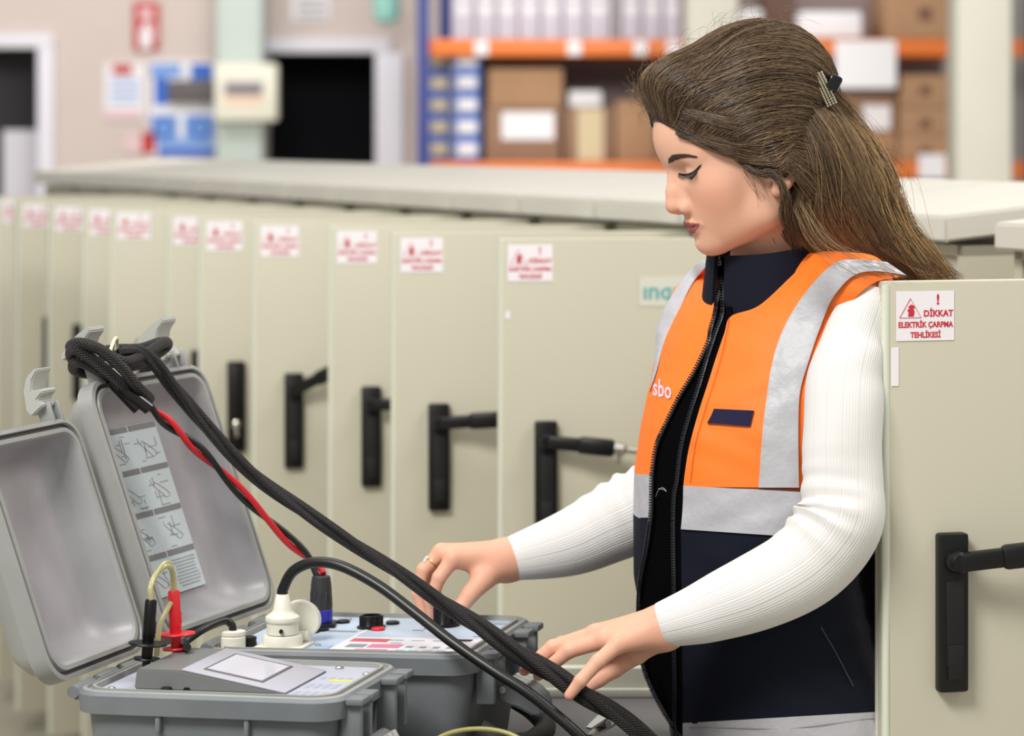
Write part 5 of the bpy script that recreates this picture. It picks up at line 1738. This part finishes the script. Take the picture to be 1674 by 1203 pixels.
bm = BM(); tube(bm, [T(x, y, 0.008 + 0.002 * k) for k, (x, y) in enumerate(curve([(1072, 812), (1076, 802), (1083, 797), (1090, 804), (1084, 800), (1076, 799)], 14))], 0.0005, 4); put('loose_thread', bm, M_stitch, vest)
# stand-up collar
cb, ct = np3(P(1251, 472, 3.405)), np3(P(1246, 402, 3.398))
bm = BM()
nseg = 44
outer, inner = [], []
for j in range(9):
    t_ = j / 8
    c = cb * (1 - t_) + ct * t_
    a_, b_ = 0.088 * (1 - t_) + 0.074 * t_, 0.073 * (1 - t_) + 0.064 * t_
    ro, ri = [], []
    for i in range(nseg + 1):
        th = R(4 + 344 * i / nseg)                # starts at the front opening, runs round her left side first
        fw, lf = math.cos(th), math.sin(th)
        tilt = (-0.034 * (1 - t_) - 0.010 * t_) * fw + 0.006 * (1 - t_)
        for lst, k in ((ro, 1.0), (ri, 0.93)):
            q = c + tf * (b_ * k * fw) + tl * (a_ * k * lf) + np.array((0, 0, tilt))
            lst.append(bm.verts.new(tuple(q)))
    outer.append(ro); inner.append(ri)
for j in range(8):
    for i in range(nseg):
        bm.faces.new((outer[j][i], outer[j][i + 1], outer[j + 1][i + 1], outer[j + 1][i])).smooth = True
        bm.faces.new((inner[j][i], inner[j + 1][i], inner[j + 1][i + 1], inner[j][i + 1])).smooth = True
for i in range(nseg):
    bm.faces.new((outer[8][i], outer[8][i + 1], inner[8][i + 1], inner[8][i])).smooth = True
    bm.faces.new((outer[0][i], inner[0][i], inner[0][i + 1], outer[0][i + 1]))
for j in range(8):
    for i in (0, nseg):
        bm.faces.new((outer[j][i], outer[j + 1][i], inner[j + 1][i], inner[j][i]))
put('collar', bm, M_vnavy, vest)

# ---- legs and shoes below the picture
M_trs = mat('trousers_navy', (28, 32, 46), 0.85)
hipz = 0.80
bm = BM()
hip = Vector((float(np.interp(-hipz, -zT, xT)), TY, hipz))
lft = Vector(tl); fwd = Vector(tf)
def leg_sdf(p):
    d = None
    for s_ in (1, -1):
        h_ = np3(hip + lft * 0.085 * s_); k_ = np3(hip + lft * 0.085 * s_ + fwd * 0.02 + Vector((0, 0, -0.36))); a_ = np3(hip + lft * 0.09 * s_ - fwd * 0.02 + Vector((0, 0, -0.72)))
        e = smin(cone(p, h_, k_, 0.088, 0.062), cone(p, k_, a_, 0.062, 0.052), 0.02)
        d = e if d is None else smin(d, e, 0.02)
    d = smin(d, ell(p, np3(hip + Vector((0, 0, 0.02))), (0.165, 0.125, 0.11), np.stack([tl, tf, [0, 0, 1]], 1)), 0.03)
    return np.maximum(d, 0.055 - p[:, 2])
gv, gq = surface_nets(leg_sdf, (hip.x - 0.26, 3.14, 0.03), (hip.x + 0.26, 3.66, 0.95), 0.012)
mesh_np('trousers', gv, gq, M_trs, per)
for s_ in (1, -1):
    an = np3(hip + lft * 0.09 * s_ - fwd * 0.02); an[2] = 0.05
    f_ = np.array(tf)
    sv, sq = surface_nets(lambda p: np.maximum(smin(smin(cone(p, an - f_ * 0.03, an + f_ * 0.08, 0.042, 0.040), cone(p, an + f_ * 0.08 - np.array((0, 0, .012)), an + f_ * 0.15 - np.array((0, 0, .018)), 0.042, 0.034), 0.02), cone(p, an, an + np.array((0, 0, 0.05)), 0.042, 0.044), 0.02), 0.003 - p[:, 2]), an - 0.24, an + 0.24, 0.01)
    mesh_np('shoe', sv, sq, M_black, per)

# ---- ring on her right hand
bm = BM()
rc_ = P(705, 919, 3.517)
ax_ = (P(692, 932, 3.514) - P(722, 903, 3.520)).normalized()
x_, y_ = frame_axes(ax_, Vector((0, 0, 1)))
tube(bm, [rc_ + (x_ * math.cos(2 * math.pi * k / 28) + y_ * math.sin(2 * math.pi * k / 28)) * 0.0102 for k in range(29)], 0.0011, 8, 0, False)
st_ = rc_ + (P(690, 905, 3.505) - rc_).normalized() * 0.0108
for dx, dz in ((0, 0), (-0.002, -0.0035)):
    lathe(bm, [(0.0005, -0.0022), (0.0024, 0.0), (0.0014, 0.0020), (0.0003, 0.0022)], Matrix.Translation(st_ + Vector((dx, -0.001, dz))), 10, 1)
put('finger_ring', bm, [mat('gold', (232, 196, 120), 0.2, 1.0), mat('white_stone', (240, 240, 244), 0.08, coat=1.0)], per)
# ------------------------------------------------------------------ hair
M_hair = tint_mat('hair', 0.38, 0.0, 0.45)
HB, HD, HG = lc((84, 66, 51)), lc((46, 35, 29)), lc((184, 152, 108))
hx_ = np.array([-0.20, -0.030, -0.018, -0.014, 0.000, 0.015, 0.020, 0.036, 0.067, 0.079, 0.086, 0.12])
hz_ = np.array([-0.10, -0.090, -0.055, -0.026, -0.014, -0.003, 0.015, 0.034, 0.059, 0.073, 0.087, 0.11])
def zhair(x): return np.interp(x, hx_, hz_)
def cap_sdf(q, cut=True):
    p = q.copy(); p[:, 1] = np.abs(p[:, 1])
    core = ell(p, (-0.018, 0, 0.044), (0.103, 0.074, 0.084))
    core = smin(core, ell(p, (0.030, 0, 0.050), (0.0575, 0.058, 0.056)), 0.02)
    core = smin(core, cone(p, (-0.004, 0.043, -0.050), (-0.012, 0.050, -0.010), 0.019, 0.022), 0.02)
    core = smin(core, ell(p, (-0.055, 0, 0.075), (0.075, 0.070, 0.066)), 0.03)
    e = p[:, 2] - zhair(p[:, 0])
    tb = np.clip((e + 0.004) / 0.045, 0, 1); tb = tb * tb * (3 - 2 * tb)
    core = core + (smin(core, ell(p, (0.042, 0, 0.096), (0.040, 0.048, 0.034)), 0.02) - core) * tb
    t = np.clip(e / 0.07, 0, 1); t = t * t * (3 - 2 * t)
    d = core - (0.003 + 0.013 * t)
    return smax(d, -e, 0.006) if cut else d
cv, cq = surface_nets(cap_sdf, (-0.17, -0.11, -0.13), (0.12, 0.11, 0.18), 0.0035)
capcol = np.tile(HD * 1.15, (len(cv), 1))
def on_cap(q, off):
    """put local points on the hair surface, along the line from the head's middle"""
    c = np.array((-0.025, 0.0, 0.025))
    d = q - c
    lo_ = np.full(len(q), 0.3); hi_ = np.full(len(q), 2.5)
    for _ in range(22):
        m = (lo_ + hi_) / 2
        ins = cap_sdf(c + d * m[:, None], False) < off
        lo_ = np.where(ins, m, lo_); hi_ = np.where(ins, hi_, m)
    return c + d * lo_[:, None]
def strand_mesh(S, rad, cols):
    """S (n, m, 3) strands -> thin triangular tubes; cols (n, m, 3)"""
    n, m, _ = S.shape
    t = np.gradient(S, axis=1); t /= np.maximum(np.linalg.norm(t, axis=2, keepdims=True), 1e-9)
    up = np.array((0.31, 0.55, 0.77))
    x = np.cross(t, up); x /= np.maximum(np.linalg.norm(x, axis=2, keepdims=True), 1e-9)
    y = np.cross(t, x)
    prof = np.minimum(1, np.linspace(0.6, 5, m)) * np.minimum(1, np.linspace(5, 0.25, m))
    v = []
    for k in range(3):
        a = 2 * math.pi * k / 3
        v.append(S + (x * math.cos(a) + y * math.sin(a)) * (rad[:, None, None] * prof[None, :, None]))
    v = np.stack(v, 2).reshape(-1, 3)
    c = np.repeat(cols[:, :, None, :], 3, 2).reshape(-1, 3)
    base = (np.arange(n)[:, None] * m + np.arange(m - 1)[None, :])[..., None] * 3
    q = []
    for k in range(3):
        k2 = (k + 1) % 3
        q.append(np.concatenate([base + k, base + k2, base + 3 + k2, base + 3 + k], -1).reshape(-1, 4))
    return v, np.concatenate(q), c
rng = np.random.default_rng(4)
CLIP = np.array((-0.128, 0.022, 0.055))
m_ = 18
tt = np.linspace(0, 1, m_)
def lerp3(A, B, C, D_, t):
    t = t[None, :, None]
    return A[:, None] * (1 - t) ** 3 + 3 * B[:, None] * t * (1 - t) ** 2 + 3 * C[:, None] * t * t * (1 - t) + D_[:, None] * t ** 3
def smooth_rand(n, m, amp, freq=2.0):
    ph = rng.random((n, 3)) * 6.28; a = rng.normal(0, amp, (n, 3))
    t = np.linspace(0, 1, m)
    return a[:, None, :] * np.sin(freq * 3.14 * t[None, :, None] + ph[:, None, :])
def strand_cols(n, m, goldtip=0.0, gold=0.15, spread=0.26, key=None):
    b = rng.random(n)
    w = np.clip(rng.normal(1, spread, n), 0.45, 1.8)
    c = HB[None, :] * (1 - gold) + HG[None, :] * gold
    c = np.where(b[:, None] < 0.3, HD * 1.2, c) * w[:, None]
    if key is not None:
        kk = 0.5 + 0.25 * np.sin(key * 61 + 1.0) + 0.25 * np.sin(key * 143 + 2.0)
        c = c * (0.68 + 0.62 * kk)[:, None] + (HG * 0.22)[None, :] * (kk ** 3)[:, None]
    c = np.repeat(c[:, None, :], m, 1)
    g = (np.linspace(0, 1, m)[None, :] * goldtip * rng.random(n)[:, None])[..., None]
    return c * (1 - g) + HG * g
SV, SQ, SC, nv_ = [cap0 for cap0 in (h2w(cv),)], [cq], [capcol], len(cv)
def add(S, rad, cols, local=True):
    global nv_
    v, q, c = strand_mesh(h2w(S.reshape(-1, 3)).reshape(S.shape) if local else S, rad, cols)
    SV.append(v); SQ.append(q + nv_); SC.append(c); nv_ += len(v)
# crown: from the hairline swept back to the clip, both sides
for side, n in ((1, 2600), (-1, 900)):
    s = rng.random(n)
    hxs = 0.088 - 0.100 * s ** 1.25                      # along the hairline, forehead to ear
    hzs = zhair(hxs) + rng.random(n) * 0.05 * (1 - s) + 0.001
    hys = side * (0.004 + 0.074 * np.clip(s * 1.9, 0, 1) ** 0.8) + rng.normal(0, 0.003, n)
    A = np.stack([hxs - 0.004, hys, hzs], 1)
    e = np.clip(s * 1.05 + rng.normal(0, 0.07, n), 0, 1)
    Dn = CLIP * np.array((1, side, 1)) + np.stack([0.075 * e, side * 0.052 * e ** 0.7, -0.060 * e], 1)
    mid = (A + Dn) / 2
    B = A * 0.62 + Dn * 0.38 + np.stack([0.0 * s, side * 0.020 + 0 * s, 0.045 * (1 - s) + 0.004], 1)
    C = A * 0.25 + Dn * 0.75 + np.stack([-0.010 + 0 * s, side * 0.022 + 0 * s, 0.040 * (1 - s) + 0.006], 1)
    S = lerp3(A, B, C, Dn, tt)
    S = S + smooth_rand(n, m_, 0.0022)
    lift = rng.random(n) ** 2 * 0.006 + 0.0006
    lift = np.repeat(lift[:, None], m_, 1) * (0.35 + 0.65 * np.sin(np.pi * tt))[None, :]
    S = on_cap(S.reshape(-1, 3), lift.reshape(-1)).reshape(S.shape)
    add(S, rng.uniform(0.00032, 0.00062, n), strand_cols(n, m_, 0.25, 0.10, key=s))
# top of the head: parting strands running straight back over the crown
n = 1500
y0 = rng.uniform(-0.05, 0.06, n)
A = np.stack([0.078 - np.abs(y0) * 0.4, y0, 0.095 - np.abs(y0) * 0.5 + rng.random(n) * 0.02], 1)
Dn = CLIP * np.array((1, 0, 1)) + np.stack([rng.normal(0, 0.004, n), y0 * 0.35 + 0.004, rng.normal(0, 0.010, n) + 0.006], 1)
S = lerp3(A, A + np.array((-0.03, 0, 0.055)), Dn + np.array((0.03, 0, 0.075)), Dn, tt) + smooth_rand(n, m_, 0.002)
S = on_cap(S.reshape(-1, 3), (np.repeat((rng.random(n) ** 2 * 0.007 + 0.0006)[:, None], m_, 1) * (0.35 + 0.65 * np.sin(np.pi * tt))[None, :]).reshape(-1)).reshape(S.shape)
add(S, rng.uniform(0.00032, 0.0006, n), strand_cols(n, m_, 0.2, 0.12))
# front edge: hair rising off the forehead and back
n = 1100
y0 = rng.uniform(-0.045, 0.05, n)
ax0 = 0.0865 - 5.2 * y0 ** 2
A = np.stack([ax0, y0, zhair(ax0) + rng.random(n) ** 2 * 0.03 - 0.001], 1)
Dn = np.stack([-0.05 + rng.normal(0, 0.02, n), y0 * 1.15 + rng.normal(0, 0.006, n), 0.135 - np.abs(y0) * 0.9 + rng.normal(0, 0.006, n)], 1)
S = lerp3(A, A + np.array((0.012, 0, 0.030)), Dn + np.array((0.07, 0, 0.012)), Dn, tt) + smooth_rand(n, m_, 0.0016)
S = on_cap(S.reshape(-1, 3), (np.repeat((rng.random(n) ** 2 * 0.006 + 0.0006)[:, None], m_, 1) * (0.2 + 0.8 * np.sin(np.pi * tt))[None, :]).reshape(-1)).reshape(S.shape)
add(S, rng.uniform(0.0003, 0.00055, n), strand_cols(n, m_, 0.15, 0.06, key=y0 * 4))
# flyaways
n = 110
y0 = rng.uniform(-0.03, 0.05, n)
A = np.stack([rng.uniform(-0.08, 0.088, n), y0, 0.11 + 0 * y0], 1)
A = on_cap(A, np.full(n, 0.0))
Dn = A + np.stack([rng.uniform(-0.06, 0.015, n), rng.normal(0, 0.02, n), rng.uniform(-0.01, 0.03, n)], 1)
S = lerp3(A, A * 0.7 + Dn * 0.3 + np.array((0.012, 0, 0.016)), A * 0.3 + Dn * 0.7 + np.array((0, 0, 0.016)), Dn, tt)
add(S, np.full(n, 0.00014), strand_cols(n, m_, 0.5, 0.4))
# loose hair at the forehead edge
n = 60
A = np.stack([0.086 + 0 * np.arange(n), rng.uniform(-0.01, 0.02, n), 0.092 + rng.uniform(0, 0.03, n)], 1)
Dn = A + np.stack([rng.uniform(0.0, 0.018, n), rng.normal(0, 0.01, n), rng.uniform(-0.02, 0.03, n)], 1)
S = lerp3(A, A + np.array((0.012, 0, 0.014)), Dn + np.array((0.006, 0, 0.006)), Dn, tt)
add(S, np.full(n, 0.00015), strand_cols(n, m_, 0.4, 0.3))

# fall of hair behind the shoulder: px edges of the fan, with depth
top_e = [(1338, 140), (1385, 190), (1420, 245), (1446, 300), (1462, 352), (1484, 400), (1528, 452), (1560, 500)]
bot_e = [(1296, 250), (1296, 290), (1288, 330), (1280, 368), (1298, 402), (1340, 430), (1400, 452), (1452, 500)]
yc_e = [3.350, 3.345, 3.345, 3.350, 3.360, 3.370, 3.385, 3.400]
th_e = [0.055, 0.060, 0.056, 0.050, 0.044, 0.036, 0.024, 0.016]
K = 12
te = spline([Vector((a, b, 0)) for a, b in top_e], 4); be = spline([Vector((a, b, 0)) for a, b in bot_e], 4)
ye_, the = spl(yc_e, 4), spl(th_e, 4)
rings = []
for i in range(len(te)):
    shrink = 0.90 - 0.30 * (i / (len(te) - 1)) ** 2
    a_ = te[i].lerp(be[i], 0.5 - 0.5 * shrink); b_ = te[i].lerp(be[i], 0.5 + 0.5 * shrink)
    rings.append([np3(P(a_.x + (b_.x - a_.x) * (0.5 - 0.5 * math.cos(2 * math.pi * k / 20)), a_.y + (b_.y - a_.y) * (0.5 - 0.5 * math.cos(2 * math.pi * k / 20)), ye_[i] - the[i] * 0.8 * math.sin(2 * math.pi * k / 20))) for k in range(20)])
RV = np.array(rings).reshape(-1, 3)
RQ = np.array([(i * 20 + k, i * 20 + (k + 1) % 20, (i + 1) * 20 + (k + 1) % 20, (i + 1) * 20 + k) for i in range(len(te) - 1) for k in range(20)])
SV.append(RV); SQ.append(RQ + nv_); SC.append(np.tile(HD * 1.2, (len(RV), 1))); nv_ += len(RV)
mf = len(te)
TE = np.array([(v.x, v.y) for v in te]); BE = np.array([(v.x, v.y) for v in be]); YE = np.array(ye_); TH = np.array(the)
def fall(n, smin_, smax_, layer, wob, rad, goldtip, gold, ends=(0.8, 1.0)):
    s0 = rng.uniform(smin_, smax_, n)
    s1 = np.clip(s0 + rng.normal(0, 0.16, n), -0.06, 1.04)
    t = np.linspace(0, 1, mf)[None, :]
    s = s0[:, None] * (1 - t) + s1[:, None] * t + (rng.normal(0, wob, (n, 1)) * np.sin(3.1 * t * rng.uniform(0.6, 2.2, (n, 1)) + rng.uniform(0, 6, (n, 1))))
    lay = np.clip(layer + rng.normal(0, 0.10, (n, 1)), -1.05, 1.05) + rng.normal(0, 0.06, (n, 1)) * np.sin(4 * t + rng.uniform(0, 6, (n, 1)))
    px = TE[None, :, 0] * (1 - s) + BE[None, :, 0] * s
    py = TE[None, :, 1] * (1 - s) + BE[None, :, 1] * s
    Y = YE[None, :] - TH[None, :] * lay * np.sqrt(np.clip(1 - (2 * s - 1) ** 2, 0.05, 1))
    S = np.stack([(px - CX) / F * Y, Y, CZ - (py - HY) / F * Y], -1)
    # cut some strands shorter
    stop = rng.uniform(ends[0], ends[1], n)
    tn = np.linspace(0, 1, 24)[None, :] * stop[:, None] * (mf - 1)
    i0 = np.clip(tn.astype(int), 0, mf - 2); w = (tn - i0)[..., None]
    S = np.take_along_axis(S, i0[..., None].repeat(3, -1), 1) * (1 - w) + np.take_along_axis(S, (i0 + 1)[..., None].repeat(3, -1), 1) * w
    c = strand_cols(n, 24, goldtip, gold, key=s0 * 0.8)
    g = (0.55 * np.clip(1 - s0 * 2.6, 0, 1) * rng.random(n))[:, None, None]
    c = c * (1 - g) + HG * g
    add(S, rng.uniform(rad * 0.7, rad * 1.3, n), c, False)
fall(2400, -0.01, 1.0, 0.95, 0.04, 0.00046, 0.5, 0.12)
fall(900, -0.03, 0.4, 0.3, 0.05, 0.00042, 0.5, 0.3)
fall(700, 0.0, 1.0, -0.6, 0.05, 0.00046, 0.4, 0.15)
fall(160, -0.10, 0.25, 0.5, 0.12, 0.00018, 0.6, 0.5, (0.4, 1.05))
def catmull(Pc, m):
    n, k, _ = Pc.shape
    Q = np.concatenate([2 * Pc[:, :1] - Pc[:, 1:2], Pc, 2 * Pc[:, -1:] - Pc[:, -2:-1]], 1)
    u = np.linspace(0, k - 1 - 1e-6, m); i = u.astype(int); t = (u - i)[None, :, None]
    p0, p1, p2, p3 = Q[:, i], Q[:, i + 1], Q[:, i + 2], Q[:, i + 3]
    return 0.5 * (2 * p1 + (p2 - p0) * t + (2 * p0 - 5 * p1 + 4 * p2 - p3) * t ** 2 + (3 * p1 - p0 - 3 * p2 + p3) * t ** 3)
def px_strands(guides, n, jit, rad, goldtip, gold, m=24, cap_to=0):
    """strands between two guide polylines of (px, py, depth); the first cap_to points are laid on the hair surface"""
    G = np.array([[np3(P(*q)) for q in g] for g in guides])
    w = rng.random(n) * (len(G) - 1 - 1e-6); i = w.astype(int); f_ = (w - i)[:, None, None]
    Pc = G[i] * (1 - f_) + G[i + 1] * f_
    Pc = Pc + rng.normal(0, jit, Pc.shape) * np.linspace(0.5, 1.4, Pc.shape[1])[None, :, None]
    if cap_to:
        q = w2h(Pc[:, :cap_to].reshape(-1, 3))
        q = on_cap(q, rng.random(len(q)) * 0.004 + 0.001)
        Pc[:, :cap_to] = h2w(q).reshape(n, cap_to, 3)
    S = catmull(Pc, m)
    add(S, rng.uniform(rad * 0.7, rad * 1.3, n), strand_cols(n, m, goldtip, gold), False)
# strands sweeping from the temple past the ear and on into the fall
px_strands([[(1130, 205, 3.30), (1190, 228, 3.285), (1245, 236, 3.283), (1300, 232, 3.285), (1352, 258, 3.290), (1392, 320, 3.305), (1440, 400, 3.335)],
            [(1120, 212, 3.30), (1180, 238, 3.285), (1235, 252, 3.283), (1290, 258, 3.284), (1332, 296, 3.290), (1368, 350, 3.310), (1415, 425, 3.345)],
            [(1125, 220, 3.30), (1180, 246, 3.287), (1225, 264, 3.284), (1275, 268, 3.282), (1310, 300, 3.287), (1336, 352, 3.310), (1378, 430, 3.350)]], 700, 0.0028, 0.00042, 0.3, 0.10, 30, 4)
px_strands([[(1150, 190, 3.30), (1210, 200, 3.285), (1270, 195, 3.285), (1320, 205, 3.29), (1368, 250, 3.295), (1420, 330, 3.315), (1470, 420, 3.345)],
            [(1140, 200, 3.30), (1200, 215, 3.285), (1262, 215, 3.285), (1312, 222, 3.287), (1356, 262, 3.293), (1400, 330, 3.312), (1445, 415, 3.345)]], 420, 0.003, 0.00042, 0.4, 0.16, 30, 4)
# the lock falling before the ear and down her neck
px_strands([[(1196, 253, 3.292), (1230, 278, 3.284), (1264, 282, 3.277), (1279, 310, 3.276), (1281, 350, 3.288), (1292, 396, 3.312)],
            [(1204, 256, 3.292), (1240, 284, 3.284), (1270, 290, 3.277), (1286, 322, 3.278), (1292, 360, 3.292), (1312, 402, 3.315)]], 120, 0.0026, 0.00034, 0.1, 0.06, 26, 0)
px_strands([[(1212, 276, 3.288), (1226, 300, 3.290), (1240, 330, 3.296)], [(1240, 288, 3.283), (1252, 300, 3.284), (1262, 330, 3.290)]], 16, 0.002, 0.00016, 0.0, 0.0, 14, 0)
# blond wisps on the outer edge, and thin strands over the shoulder
px_strands([[(1368, 182, 3.33), (1408, 226, 3.33), (1438, 280, 3.33), (1458, 340, 3.34), (1500, 408, 3.35), (1548, 462, 3.36)],
            [(1372, 178, 3.34), (1428, 228, 3.34), (1462, 280, 3.34), (1478, 340, 3.345), (1516, 400, 3.35), (1572, 458, 3.36)],
            [(1364, 190, 3.32), (1396, 240, 3.32), (1424, 300, 3.32), (1446, 360, 3.33), (1478, 420, 3.34), (1520, 470, 3.35)]], 420, 0.0035, 0.00030, 0.5, 0.75, 26, 0)
px_strands([[(1398, 212, 3.34), (1440, 232, 3.34), (1470, 246, 3.34), (1482, 262, 3.34)], [(1420, 250, 3.34), (1452, 252, 3.34), (1466, 268, 3.34), (1464, 292, 3.34)],
            [(1440, 268, 3.34), (1466, 268, 3.34), (1488, 282, 3.34), (1496, 300, 3.34)]], 26, 0.004, 0.00013, 0.5, 0.6, 16, 0)
px_strands([[(1292, 330, 3.288), (1318, 392, 3.262), (1366, 432, 3.222), (1440, 458, 3.212)], [(1320, 330, 3.288), (1362, 392, 3.275), (1420, 420, 3.245), (1490, 452, 3.23)]], 50, 0.004, 0.00014, 0.4, 0.8, 20, 0)
px_strands([[(1400, 380, 3.33), (1470, 420, 3.33), (1500, 440, 3.33), (1542, 448, 3.335)], [(1440, 380, 3.34), (1490, 420, 3.34), (1530, 460, 3.34), (1560, 476, 3.34)]], 40, 0.004, 0.00016, 0.4, 0.5, 16, 0)
hair = mesh_np('hair', np.concatenate(SV), np.concatenate(SQ), M_hair, per, True, np.concatenate(SC))

# ---- hair clip with rows of stones
cp = [Vector((1336, 120, 0)), Vector((1343, 134, 0)), Vector((1351, 150, 0)), Vector((1361, 172, 0))]
pts = [P(v.x, v.y, 3.300) for v in spline(cp, 6)]
bm = BM()
for off, rr in ((0.0, 0.0062),):
    for i in range(len(pts) - 1):
        d = (pts[i + 1] - pts[i]); L_ = d.length; d.normalize()
        y_ = Vector((0, 1, 0)); x_ = d.cross(y_).normalized()
        box(bm, (0, 0.004, 0), (0.016, 0.007, L_ * 1.1), basis((pts[i] + pts[i + 1]) / 2, x_, y_, d), 0.0)
a_ = P(1362, 136, 3.31)
box(bm, (0, 0, 0), (0.016, 0.03, 0.020), Matrix.Translation(a_) @ Matrix.Rotation(R(25), 4, 'Y'), 0.004)
box(bm, (0, 0, 0), (0.03, 0.016, 0.014), Matrix.Translation(P(1350, 146, 3.318)) @ Matrix.Rotation(R(60), 4, 'Y'), 0.003)
clip = put('hair_clip', bm, mat('clip_black', (12, 12, 13), 0.15), per)
bm = BM()
for i in range(len(pts) - 1):
    d = (pts[i + 1] - pts[i]).normalized()
    y_ = Vector((0, 1, 0)); x_ = d.cross(y_).normalized()
    for k in range(4):
        Mx = basis((pts[i] + pts[i + 1]) / 2 - x_ * (0.0055 - 0.0036 * k), x_, d, -y_)
        lathe(bm, [(0.0016, -0.0002), (0.0016, 0.0006), (0.0008, 0.0013)], Mx, 6, 0, False)
put('stones', bm, mat('clip_stones', (206, 196, 168), 0.15, 0.8), clip)
